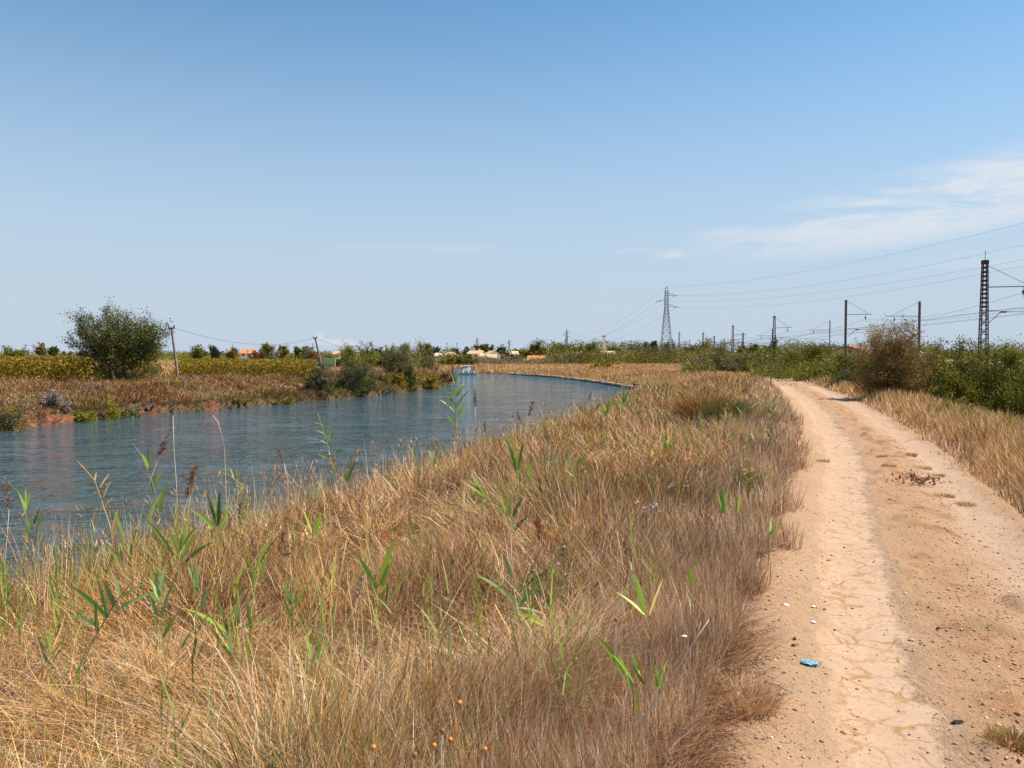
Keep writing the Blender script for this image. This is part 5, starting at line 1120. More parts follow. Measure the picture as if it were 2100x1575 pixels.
reed('light green reed with wide upright leaf and dark plume beside the yellow leafed clump', [(507,1375),(515,1283),(520,1183),(520,1135)], [(515,1265,537,1140,'y',12),(520,1183,563,1095,'g',7),(515,1290,505,1215,'g',8),(520,1200,500,1110,'g',7),(530,1160,575,1095,'d',6),(507,1360,512,1290,'g',8),(535,1190,550,1130,'g',6)], plume=(516,1098,523,1148,9))
reed('slim reed with a brown plume leaning left above the tan grass', [(603,1330),(600,1250),(593,1170),(588,1143)], [(598,1243,578,1190,'d',7),(602,1233,613,1167,'b',8),(603,1250,630,1200,'g',6),(600,1280,578,1213,'g',6),(601,1290,585,1240,'g',6)], plume=(578,1090,590,1146,8))
reed('small two leaved reed with one yellow leaf at the upper left slope', [(645,1130),(643,1100)], [(640,1095,617,1037,'y',6),(647,1097,660,1050,'g',9),(655,1090,690,1055,'s',4)])
reed('short blue green reed low in the grass left of centre', [(650,1390),(646,1352)], [(643,1355,668,1283,'b',8),(650,1360,682,1300,'g',7),(640,1350,628,1300,'g',5)])
reed('short reed with four spread leaves near the left edge, below the large bent reed', [(104,1380),(103,1320)], [(100,1362,75,1305,'b',8),(103,1345,102,1287,'g',5),(105,1352,137,1305,'d',6),(105,1362,148,1310,'g',4),(98,1330,90,1290,'g',4)])
reed('tallest reed in front of the water, with paired leaves, reaching the boat', [(933,945),(934,898),(935,852),(934,815),(932,790),(936,770)], [(934,848,901,819,'g',6),(934,828,908,812,'g',5,1.8),(929,808,912,794,'g',5),(935,815,957,788,'g',5),(935,836,962,800,'g',6),(940,852,959,823,'g',6),(930,868,915,850,'g',5),(935,808,950,787,'g',5),(935,885,939,848,'y',8),(932,790,925,765,'s',3),(936,786,941,758,'g',6),(932,900,938,870,'o',6)], extra=.1)
reed('slender feathery reed in front of the water left of the tallest reed', [(687,1000),(682,947),(672,910),(658,865),(653,845)], [(673,940,650,932,'d',5),(683,928,707,923,'d',6),(670,910,642,899,'g',3),(668,893,643,883,'g',3),(663,873,643,867,'g',3),(672,907,680,883,'g',4),(668,890,684,866,'g',4),(665,880,673,858,'g',4),(685,968,683,935,'y',6),(676,915,690,890,'g',3),(660,868,650,850,'g',3)], extra=.1)
reed('upright reed tuft with three dark blades on the middle slope', [(1062,1005),(1062,965)], [(1058,963,1038,900,'d',7),(1062,963,1073,908,'d',7),(1058,953,1048,895,'g',6),(1063,985,1056,925,'g',7),(1064,990,1070,935,'g',6)])
reed('smaller yellow green reed just right of the upright dark tuft', [(1085,1020),(1085,990)], [(1083,990,1073,958,'g',6),(1085,990,1083,945,'g',6),(1087,995,1093,965,'g',6),(1085,1003,1088,975,'y',5)])
reed('reed with a nodding brown plume on the middle slope', [(1115,975),(1113,950),(1122,925),(1128,905)], [(1107,943,1080,920,'g',6),(1115,950,1130,930,'g',6),(1115,963,1133,945,'g',6),(1110,955,1095,935,'g',4)], plume=(1117,882,1128,914,7))
reed('bushy green reed with leaves spreading to both sides right of the nodding plume', [(1180,995),(1180,955)], [(1173,952,1157,927,'g',6),(1183,953,1203,935,'g',9),(1180,965,1163,937,'g',5),(1182,973,1207,960,'d',4),(1181,985,1176,950,'g',8),(1178,980,1160,965,'g',5)])
reed('long leaning reed with a bare left branch across the middle slope', [(1040,1115),(1037,1067),(1018,1030),(993,997)], [(997,1027,955,990,'g',6),(997,1020,962,972,'g',7),(1037,1060,1025,1008,'g',6),(1040,1060,1047,1010,'g',8),(1052,1062,1073,1018,'d',8),(1053,1090,1087,1055,'d',6),(1052,1095,1055,1055,'b',8),(1030,1050,1005,1030,'g',4)])
reed('broad leaved light green reed in the middle foreground', [(770,1290),(775,1205)], [(772,1207,728,1133,'g',10),(780,1200,812,1100,'y',15),(784,1205,815,1130,'g',10),(778,1235,800,1195,'g',8),(782,1240,788,1200,'o',5),(770,1230,762,1170,'g',5),(790,1240,797,1190,'d',6)])
reed('two narrow light blades behind the broad leaved middle reed', [(846,1120),(845,1095)], [(846,1097,837,1045,'y',7),(848,1095,855,1065,'g',4),(845,1150,833,1098,'g',5)])
reed('short v shaped pair of green blades right of the broad leaved reed', [(868,1262),(868,1240)], [(867,1247,870,1190,'o',6),(868,1245,888,1187,'g',7)])
reed('single broad bright green blade standing upright at the centre', [(1133,1320),(1130,1275)], [(1130,1278,1134,1158,'g',14,.1),(1132,1300,1150,1225,'s',3)])
reed('blue green reed with long blades spread low around a pale stem at the centre', [(1075,1320),(1060,1237),(1050,1187),(1048,1100)], [(1057,1237,977,1180,'b',7),(1065,1243,1117,1187,'b',9),(1067,1213,1130,1167,'d',5),(1050,1187,1027,1128,'b',7),(1115,1283,1043,1253,'y',9),(1063,1247,1122,1262,'b',5),(1058,1255,1040,1225,'s',8)], stemmat=M_dstem)
reed('green reed with a broad central leaf and thin yellow side blade, right of centre', [(1335,1305),(1322,1258)], [(1321,1261,1259,1212,'y',8),(1320,1255,1300,1178,'g',12),(1331,1262,1360,1186,'o',5),(1290,1225,1280,1207,'y',4)])
reed('low spreading reed with long split leaves right of centre at the bottom', [(1300,1425),(1290,1385)], [(1278,1385,1219,1303,'g',11),(1297,1412,1269,1342,'g',7),(1310,1375,1292,1335,'g',8),(1315,1402,1300,1345,'y',6),(1309,1468,1304,1410,'y',8),(1320,1405,1290,1360,'d',6),(1300,1400,1240,1330,'g',6)])
reed('upright green tuft beside the low spreading reed', [(1352,1432),(1352,1405)], [(1351,1411,1369,1352,'g',7),(1349,1409,1343,1360,'g',7),(1352,1405,1356,1345,'d',5),(1354,1412,1362,1370,'g',5)])
for (lab, st, lv) in [
    ('single short blade hanging in the dry grass near the track', [(1420,1225),(1419,1203)], [(1419,1201,1408,1160,'g',8),(1423,1275,1410,1220,'b',5)]),
    ('green pair of blades at the foot of the yellow flowered plant', [(1483,1075),(1484,1050)], [(1483,1053,1477,995,'g',9),(1487,1047,1493,990,'g',8),(1480,1045,1470,1010,'g',5)]),
    ('small green blade pair just right of the yellow flowered plant foot', [(1513,1062),(1513,1047)], [(1513,1049,1520,1013,'y',5),(1511,1045,1508,1015,'g',4)]),
    ('small grass blade tuft leaning over the edge of the track', [(1578,1108),(1580,1098)], [(1580,1100,1603,1082,'g',4),(1580,1098,1590,1075,'g',4),(1579,1098,1582,1070,'g',4)]),
    ('narrow upright dark blade in the middle of the slope', [(1262,1045),(1262,1025)], [(1262,1029,1265,978,'d',6),(1260,1035,1243,1010,'g',5)]),
    ('green tuft with short blades at the upper middle slope', [(1367,925),(1367,905)], [(1366,912,1360,895,'g',6),(1368,910,1375,893,'y',6),(1369,930,1373,905,'g',5),(1366,920,1357,905,'g',5)]),
    ('spreading green tuft on the ridge below the dark tussock', [(1490,872),(1490,858)], [(1489,862,1475,848,'g',5),(1491,860,1500,845,'g',5),(1490,865,1512,878,'d',4),(1489,870,1470,878,'g',4),(1490,861,1488,838,'g',5)]),
    ('pair of green blades left of the ridge tuft', [(1437,880),(1437,865)], [(1437,868,1433,842,'g',6),(1439,885,1452,860,'g',5),(1450,900,1448,870,'d',5)]),
    ('leafy green reed on the upper slope above the bushy spreading one', [(1247,870),(1245,845)], [(1245,850,1235,828,'g',5),(1246,848,1262,815,'g',5),(1247,858,1228,842,'g',4),(1246,845,1250,812,'g',5),(1244,852,1225,815,'s',4)]),
    ('green reed with drooping blades at the bank rim near the bend', [(1275,848),(1278,825)], [(1278,830,1265,808,'g',4),(1279,828,1290,800,'g',5),(1277,838,1300,815,'g',4),(1278,828,1277,797,'g',4),(1276,840,1258,822,'g',4)]),
    ('blue green reeds leaning at the waterline left of the upright dark tuft', [(895,985),(890,950),(888,925)], [(889,950,878,922,'b',6),(890,955,900,915,'b',5),(891,960,880,940,'g',5),(893,970,905,945,'b',5),(888,925,885,900,'g',4)]),
    ('narrow green reed at the waterline right of the tallest reed', [(1000,935),(998,905)], [(998,910,990,890,'d',5),(999,908,1006,885,'d',5),(1000,915,1012,905,'d',4),(998,900,997,880,'g',4)]),
    ('green reed tuft at the waterline below the slender feathery reed', [(712,1020),(712,985)], [(711,995,703,955,'y',6),(713,990,722,940,'b',6),(712,1000,695,975,'o',4),(713,985,735,940,'d',5),(711,1005,707,968,'g',5)]),
    ('short green reed at the waterline between the feathery reed and the tallest reed', [(848,955),(847,930)], [(847,933,838,912,'g',5),(848,930,856,905,'g',4),(846,940,836,925,'g',4)]),
    ('green reed with twisted drooping leaves at the far left in front of the water', [(72,1160),(65,1100),(52,1050),(40,1010),(8,975)], [(52,1048,38,1010,'d',6),(55,1042,52,1000,'g',5),(58,1050,62,1010,'g',5),(65,1085,50,1063,'d',7),(70,1075,82,1040,'d',7),(75,1095,92,1040,'g',7),(77,1120,80,1085,'g',7),(60,1110,52,1080,'g',6),(35,1012,18,990,'g',3)]),
    ('dark leaved reed behind the tall plume at the left', [(327,1068),(318,1020),(307,970),(295,935),(277,907)], [(305,960,290,930,'g',5),(308,955,303,915,'g',5),(312,965,325,940,'d',6),(318,1005,330,955,'g',6),(320,1015,310,980,'g',6),(322,1060,342,990,'g',9),(303,1070,332,1010,'b',9),(318,1000,333,965,'g',5)]),
    ('green reed leaning left in front of the small two leaved reed', [(505,1005),(490,990),(465,972),(450,962)], [(480,983,472,960,'g',3),(487,985,484,960,'g',3),(493,990,492,965,'g',3),(463,972,447,960,'y',4),(497,995,512,975,'g',4)]),
    ('green reed beside the dried orange reed low at the left', [(262,1190),(255,1130),(258,1090)], [(253,1105,232,1043,'y',8),(257,1180,220,1120,'g',5),(262,1175,275,1095,'g',7),(215,1185,240,1125,'d',8),(250,1150,243,1115,'g',6)]),
    ('pale green blade standing alone low at the left edge', [(150,1425),(152,1410)], [(152,1422,164,1360,'y',7)]),
    ('leafy reed cut by the left edge of the photo', [(4,1260),(8,1200)], [(6,1250,22,1195,'d',7),(4,1240,14,1180,'g',7),(8,1210,3,1150,'y',5)]),
    ('thin green blades in the grass at the bottom left of centre', [(432,1505),(432,1470)], [(432,1480,425,1400,'b',6),(433,1485,440,1440,'g',4),(560,1500,566,1420,'g',5)])]:
    reed(lab, st, lv)
# leafy dark stems by the road
reed('tall dark leafy weed stem standing at the edge of the track, far up the slope', [(1578,930),(1582,880),(1584,845),(1586,812)], [(1578+g1, 905-8*k, 1578+g1+((-1)**k)*11, 890-8*k, 'd', 4) for k, g1 in enumerate([0, 1, 1, 2, 2, 3, 4, 4, 5, 5, 6])], name='weed', cat='weed', group='tall single weeds of the near bank')
reed('dried orange leafless reed with spiky side branches at the left', [(233,1120),(225,1075),(210,1030),(195,985),(178,965),(160,945)], [(222,1060,240,1020,'o',5),(212,1020,228,985,'o',4),(205,1015,190,1010,'o',4),(215,1042,232,1020,'o',4),(205,1000,226,970,'o',4),(195,985,198,968,'o',3),(178,965,165,948,'o',3),(230,1100,243,1040,'o',6),(215,1050,200,1030,'s',3)], stemmat=M_ostem, name='dried_reed', group='tall single weeds of the near bank', r=.005)
# plumes
PLG = 'dry reed stalks with plumes'
for (lab, st, pl) in [
    ('tall pale reed stalk leaning right with a long purple brown plume against the water', [(277,1105),(300,1010),(325,935)], (347,890,325,936,11)),
    ('thin reed stalk with a light brown plume right of the tall purple one', [(372,1070),(385,1020)], (400,960,384,1020,8,(.36,.22,.14))),
    ('pale stalk with a dull plume at the left edge of the photo', [(5,1215),(13,1100),(16,1045)], (12,992,17,1045,8,(.3,.2,.15))),
    ('straight pale stalk without leaves reaching highest at the left', [(362,1000),(356,920),(354,852)], None),
    ('very thin stalk with a drooping grey plume in front of the far water', [(463,1005),(460,920),(447,865),(432,848)], (428,852,440,845,6,(.35,.3,.27))),
    ('thin dark brown plume standing low in the grass left of the kinked reed', [(490,1110),(491,1082)], (493,1030,490,1082,5)),
    ('brown plume leaning left below the very thin stalk', [(590,985),(583,950)], (571,925,583,952,7)),
    ('reddish brown plume stalk right of the leaning wide plume', [(385,1060),(393,990)], (398,968,389,1012,5)),
    ('pale stalk pair leaning right at the waterline left of centre', [(620,1040),(632,975),(642,945)], None),
    ('straight thin stalk with a slim plume to the right of the tallest reed', [(970,925),(974,865),(975,832)], (974,803,975,834,5,(.3,.2,.15))),
    ('short slim plume at the waterline right of the slim plume stalk', [(992,905),(993,888)], (995,866,992,888,4)),
    ('leaning dark plume on the bank rim, larger one of the pair by the bend water', [(1080,880),(1085,855)], (1093,824,1085,853,6)),
    ('small plume left of the leaning dark one on the bank rim', [(1072,890),(1068,872)], (1061,846,1067,870,4)),
    ('small dark plume nearest the bend water', [(1212,850),(1209,828)], (1212,806,1206,826,4)),
    ('nodding reddish plume beside the one nearest the bend water', [(1222,860),(1220,840)], (1231,828,1220,841,5,(.3,.14,.1))),
    ('black slim plume in the upper middle slope', [(1363,895),(1363,880)], (1367,860,1363,882,4)),
    ('black slim plume on the ridge just left of the bend grass', [(1366,830),(1366,817)], (1367,800,1366,819,4)),
    ('long thin rusty plume stalk in the middle of the slope', [(1112,1150),(1108,1115)], (1101,1062,1109,1116,4,(.28,.1,.06))),
    ('broad feathery red brown plume right of centre', [(1300,1200),(1294,1152)], (1280,1114,1294,1154,14,(.26,.12,.07))),
    ('dark plume on the slope near the track', [(1528,930),(1526,913)], (1519,890,1526,914,6)),
    ('slim black plume beside the tall dark weed at the track edge', [(1577,860),(1580,840)], (1582,770,1580,790,4)),
    ('thin brown plume left of the yellow flowered plant', [(1516,1010),(1517,985)], (1518,960,1516,988,4)),
    ('dark brown plume between the two green reeds at the left', [(470,1130),(472,1090)], (473,1062,470,1092,4)),
    ('purple plume half hidden behind the large bent reed', [(215,1130),(217,1110)], (218,1085,214,1112,5)),
    ('grey weathered plume stalk left of the broad leaved middle reed', [(725,1290),(733,1225)], (742,1178,733,1226,8,(.4,.3,.25))),
    ('small cream bristly seed head in the lower middle grass', [(922,1370),(923,1320)], (924,1292,923,1318,6,(.7,.58,.42)))]:
    reed(lab, st, [], plume=pl, stemmat=M_dstem, name='plume_reed', cat='dry reed', group=PLG, r=None)
# pale dead stalks
for lab, st in [('long pale dead stalk lying across the pinkish grass by the track', [(1300,1500),(1390,1370),(1425,1315),(1455,1272)]), ('forked pale twig tip in the pinkish grass by the track', [(1415,1330),(1430,1300),(1435,1272)]), ('pale stalk leaning right in the lower middle', [(735,1370),(760,1300),(775,1250)]), ('long thin pale stalk left of centre', [(682,1290),(697,1180),(708,1110)])]:
    reed(lab, st, [], stemmat=M_dstem if 'dark' not in lab else M_dark, name='dead_stalk', cat='dry stalk', group='dead stalks lying in the grass')
# orange seed heads
M_or = simple('orange_seed_head', (.62,.25,.05), .6, scale=60, var=.3); M_ob = simple('brown_seed_head', (.3,.13,.06), .8, scale=60, var=.3)
SG = 'round orange seed heads on stalks at the bottom'
def seedhead(label, stem, r, m=None, tuft=True):
    hx_, d = hit(*stem[-1], .50); x = (stem[0][0]-1050)/F*d; O = np.array((x, d, gz(x, d))); o = thing('seed_head', label, 'seed head', tuple(O), 0, SG); pts = [np.zeros(3)]+[q_ for q_ in [W(a, b, d)-O for a, b in stem[1:]] if q_[2] > .03]
    q = MB(); q.tube(pts, .0022, 5); q.build('stem', M_dstem, o); t = pts[-1]; rr = r*d/F; q = MB(); q.sphere(t, rr, 12, 9, (1, 1, .9)); q.tube([t-np.array((0, 0, rr*1.6)), t-np.array((0, 0, rr*.6))], [rr*.35, rr*.7], 8); q.build('head', m or M_or, o, smooth=True)
    q = MB(); q.tube([t+np.array((0, 0, rr*.7)), t+np.array((0, 0, rr*1.15))], [rr*.35, rr*.15], 6); q.build('tip', M_ob, o)
seedhead('bright orange seed head on a long thin dark stalk, leftmost of the row', [(757,1600),(760,1560),(765,1532)], 6)
seedhead('dull brown orange seed head between the leftmost and the middle pair', [(845,1600),(848,1570),(850,1547)], 6, M_ob)
seedhead('orange seed head at the left of the middle pair', [(888,1600),(889,1550),(890,1528)], 5.5)
seedhead('orange seed head at the right of the middle pair', [(905,1600),(908,1530),(923,1516)], 5.5)
seedhead('highest orange seed head on a curved pale stalk', [(905,1580),(908,1500),(920,1460),(942,1441)], 6)
seedhead('dark brown seed head half way up the curved pale stalk', [(903,1590),(905,1530),(907,1498)], 5.5, M_ob)
seedhead('orange seed head farthest right at the bottom of the slope', [(985,1600),(988,1560),(994,1536)], 5.5)
seedhead('small orange seed head touching the farthest right one', [(982,1600),(984,1570),(987,1543)], 4)
seedhead('small rusty seed head in the grass right of centre', [(1264,1310),(1263,1270)], 4, M_ob)
# yellow flowered ragwort
def flowerplant(label, px, py, d, w, h, fc, nf, fs, name, cat, group=None, nst=16, leafy=True, green=(.2,.25,.07)):
    PN[0] += 1; g = np.random.default_rng(PN[0]); x = (px-1050)/F*d; O = np.array((x, d, gz(x, d))); o = thing(name, label, cat, tuple(O), 0, group)
    q = MB(); tips = []; LP = []; LD = []
    for i in range(nst):
        a = g.uniform(0, 2*PI); rr = g.uniform(0, w/2); e = np.array((math.cos(a)*rr, math.sin(a)*rr, h*g.uniform(.6, 1))); m = e*np.array((.35, .35, .6)); q.tube([(0, 0, 0), m, e], [.0028, .002, .0014], 4, False)
        for k in range(3): t = e+g.normal(size=3)*np.array((.035, .035, .02)); q.tube([m+(e-m)*.6, t], .0012, 3, False); tips.append(t)
        for k in range(9): u = g.uniform(.15, .9); LP.append(e*u*np.array((u, u, 1))+g.normal(size=3)*.01); LD.append(g.normal(size=3)+np.array((0, 0, .5)))
    q.build('stems', simple('weed_stem', tuple(c*.8 for c in green), .8), o)
    if leafy: link('leaves', leaves_mesh('leaves', np.array(LP), np.array(LD), .045, np.array([green])*g.uniform(.7, 1.3, (len(LP), 1)), 3, PN[0]), M_leaf, o)
    g.shuffle(tips); P = []; D = []
    for t in tips[:nf]:
        for k in range(8):
            a = k*PI/4; P.append(t); D.append(np.array((math.cos(a), math.sin(a), .35))*3)
    link('flowers', leaves_mesh('flowers', np.array(P), np.array(D), fs, np.array([fc])*g.uniform(.85, 1.1, (len(P), 1)), 2.2, PN[0]), M_leaf, o)
    return o
flowerplant('green weed full of small yellow flowers beside the upper part of the track', 1540, 1000, 8.9, .62, .62, (.85,.62,.02), 34, .016, 'ragwort', 'flowering weed', nst=22)
AG = 'pale lilac aster plants in the slope'
for px, py, d, lab, n in [(1318, 1110, 6.9, 'aster with several cream and lilac heads in the middle of the slope', 10), (1345, 1120, 6.7, 'aster with three pale heads right of the many headed one', 4), (1422, 1020, 8.4, 'aster with two lilac flowers near the yellow flowered plant', 4), (1110, 1355, 4.9, 'single lilac aster low at the centre', 3), (1162, 1320, 5.1, 'tiny lilac aster pair right of the upright broad blade', 3), (1385, 1075, 7.6, 'tall thin aster with white heads left of the pinkish grass', 5)]:
    flowerplant(lab, px, py, d, .2, .66, (.75,.62,.78), n, .016, 'aster', 'flowering weed', AG, 5, False, (.25,.2,.1))
flowerplant('single yellow hawkbit flower in the pinkish grass', 1452, 1100, 6.8, .05, .58, (.85,.6,.02), 1, .02, 'hawkbit', 'flowering weed', None, 2, False, (.25,.2,.1))
# grass tussocks standing out from the rest
def tussock(label, px, py, d, w, h, cols, n=900, group='grass tussocks', z=None, lean=0.0, bw=None):
    x = (px-1050)/F*d; y = d; g = RNG; z0 = top(x, y) if z is None else z
    a = g.uniform(0, 2*PI, n); rr = np.sqrt(g.uniform(0, 1, n))*w*.22; hh = h*g.uniform(.5, 1.1, n); c = palette((np.ones((n, len(cols))), cols))
    th = g.uniform(0, .75, n)*np.sqrt(rr/(w*.22)+.1); 
    o = blades('grass_tussock', np.cos(a)*rr, np.sin(a)*rr, np.zeros(n)-.02, hh, np.full(n, bw or max(.0035, .0009*d)), th, g.uniform(.2, 1.0, n), a+g.normal(0, .4, n), c, 3, 0)
    for k in ('kind',): 
        if k in o: del o[k]
    o.location = (x, y, z0); return tag(o, label, 'grass tussock', group)
tussock('dark brown green tussock rising on the ridge above the slope', 1440, 838, 21, 1.5, 1.25, [BROWN*2, OLIVE, RUST, TAN*.8, TAN, STRAW*.8], 2400)
tussock('green reed like tussock right of the dark one on the ridge', 1492, 842, 20, 1.3, .9, [OLIVE, BROWN*1.5, GRN*.8], 2000)
tussock('round blond tussock hump at the lower left', 330, 1475, 4.5, .7, .42, [PALE, PINK, STRAW], 1800)
tussock('dry curled tussock on the near edge of the track, bottom centre right', 1535, 1470, 3.72, .62, .17, [TAN, PALE, STRAW, PINK], 900)
tussock('small dry tussock on the track edge below the red scrap', 1535, 1290, 4.75, .45, .13, [TAN, PINK, PALE], 500)
tussock('olive tussock on the crown of the track at the bottom right corner', 2088, 1562, 3.30, .34, .09, [OLIVE*1.3, STRAW, TAN, BROWN*1.4], 900)
CG = 'green grass tufts on the crown of the track'
for px, py, w_, lab in [(1895, 968, .30, 'largest green tuft on the crown of the track'), (1826, 966, .22, 'green tuft left of the largest one on the crown'), (1873, 944, .18, 'small tuft behind the largest one on the crown'), (1925, 982, .26, 'flat tuft just right of the largest one on the crown'), (1942, 1026, .24, 'green tuft on the crown nearest to the camera'), (1812, 946, .2, 'farthest small green tuft on the crown'), (1690, 952, .22, 'small tuft near the left side of the track'), (1985, 1043, .24, 'dry tuft right of the nearest green tuft'), (1648, 934, .18, 'tiny green tuft at the left edge of the track')]:
    d = 1.7*F/(py-732)*1.02; tussock(lab, px, py, d, w_*1.9, .075, [OLIVE*1.4, (.36,.36,.2), STRAW*.8, TAN*.8, STRAW], 300, CG, bw=.005)
PNX = plant; 
x_, d_ = 5.35, 10.3
o = thing('dry_weed', 'dry red brown weed with curled leaves lying on the crown of the track', 'weed', (x_, d_, top(x_, d_)))
g = np.random.default_rng(5); P = g.normal(size=(150, 3))*np.array((.16, .12, .035))+np.array((0, 0, .07)); link('leaves', leaves_mesh('leaves', P, g.normal(size=(150, 3)), .04, np.array([(.28,.1,.05)])*g.uniform(.5, 1.5, (150, 1)), 1.6, 3), M_leaf, o)
q = MB()
for k in range(9): a = g.uniform(0, 2*PI); e = np.array((math.cos(a)*.28, math.sin(a)*.2, .08)); q.tube([(0, 0, 0), e*.5+np.array((0, 0, .05)), e], .004, 4)
q.build('stems', M_bark, o)
# scraps on the track
def ontrack(px, py):
    r = ray(px, py); d = CAMZ/-r[2]*r[1]; x = r[0]/r[1]*d; z = top(x, d); d = (CAMZ-z)/-r[2]*r[1]; return r[0]/r[1]*d, d, z
M_blue = simple('blue_fabric', (.2,.47,.58), .85, var=.2, scale=60); M_shell = simple('white_shell', (.85,.83,.78), .5, var=.05); M_redc = simple('red_scrap', (.35,.09,.06), .7)
x, y, z = ontrack(1660, 1362); o = thing('face_mask', 'crumpled light blue face mask lying on the dirt track', 'face mask', (x, y, z), R(-22))
nu, nv = 22, 12; U, V_ = np.meshgrid(np.linspace(-1, 1, nu), np.linspace(-1, 1, nv)); wid = .047*(1-.25*np.abs(U)**3)
X = U*.045; Y = V_*.028*(1-.45*np.abs(U)**2); Z = .009+.004*(1-U**2)*(1-V_**2)+.0045*np.sin(V_*9+U*3)+.003*np.sin(U*7+V_*4)
idx = np.arange(nu*nv).reshape(nv, nu); Fq = np.stack([idx[:-1, :-1], idx[:-1, 1:], idx[1:, 1:], idx[1:, :-1]], -1).reshape(-1, 4)
me = newmesh('cloth', np.stack([X, Y, Z], -1).reshape(-1, 3), Fq, smooth=True); c = link('cloth', me, M_blue, o); sm = c.modifiers.new('t', 'SOLIDIFY'); sm.thickness = .0015
q = MB(); q.tube([(.044, .01, .008), (.055, .012, .008), (.058, 0, .006), (.05, -.008, .006)], .0016, 5); q.build('ear_loop', M_dark, o)
for px, py, lab, s in [(1668, 1245, 'white shell on the track farther up, above the other white shell', .013), (1668, 1277, 'white shell on the track between the far shell and the blue mask', .015), (1572, 1432, 'pale rounded pebble by the grass edge below the mask', .014), (1403, 1309, 'white snail shell caught on a stalk in the pinkish grass', .012)]:
    x, y, z = ontrack(px, py) if px > 1500 else (*hit(px, py, .3), 0)
    if px < 1500: z = gz(x, y)+.3
    q = MB(); q.sphere((0, 0, s*.3), s, 12, 8, (1.2, .85, .45)); q.sphere((s*.4, 0, s*.45), s*.5, 8, 6, (1, .9, .6)); o = q.build('shell' if px != 1572 else 'pebble', M_shell if px != 1572 else M_stonew, None, (x, y, z), smooth=True); tag(o, lab, 'shell' if px != 1572 else 'pebble')
x, y, z = ontrack(1608, 1243); o = thing('torn_wrapper', 'small red and white torn wrapper at the grass edge of the track', 'litter', (x, y, z), .2)
q = MB(); q.add([(-.02,-.01,.004),(.02,-.012,.012),(.022,.01,.006),(-.018,.012,.016)], [(0,1,2,3)]); q.build('red_flap', M_redc, o); q = MB(); q.add([(-.006,-.014,.012),(.028,-.016,.004),(.03,-.006,.014),(-.004,-.004,.018)], [(0,1,2,3)]); q.build('white_flap', M_shell, o)
for px, py, s, lab in [(1627, 1325, .013, 'rusty brown clod on the track left of the track crown'), (1630, 1311, .010, 'smaller clod behind the rusty brown one'), (1608, 1381, .009, 'round brown pebble right of the grass below the mask'), (1568, 1382, .008, 'round brown pebble left of its twin below the mask'), (1925, 1290, .013, 'brown clod at the edge of the cracked strip'), (1965, 1486, .02, 'flat grey stone at the bottom right')]:
    x, y, z = ontrack(px, py); g = np.random.default_rng(px); q = MB(); q.sphere((0, 0, s*.4), s, 10, 7, (1.5 if 'flat' in lab else 1.1, .9, .6)); q.v = [tuple(np.array(v)*(1+g.uniform(-.18, .18))) for v in q.v]; o = q.build('clod' if 'clod' in lab else 'pebble', M_batten if s < .02 else M_rust, None, (x, y, z)); tag(o, lab, 'stone')
# small dry twigs
for px, py, L_, a, lab in [(1595, 1410, .16, -1.0, 'thin brown twig lying on the track next to the grass'), (1560, 1363, .09, -.3, 'short brown twig on the track left of the mask')]:
    x, y, z = ontrack(px, py); q = MB(); q.tube([(-L_/2*math.cos(a), -L_/2*math.sin(a), .004), (0, .004, .01), (L_/2*math.cos(a), L_/2*math.sin(a), .004)], [.003, .0022, .0012], 5); q.tube([(0, .004, .01), (.03, .02, .012)], .0012, 4); tag(q.build('twig', M_twigb, None, (x, y, z)), lab, 'twig')
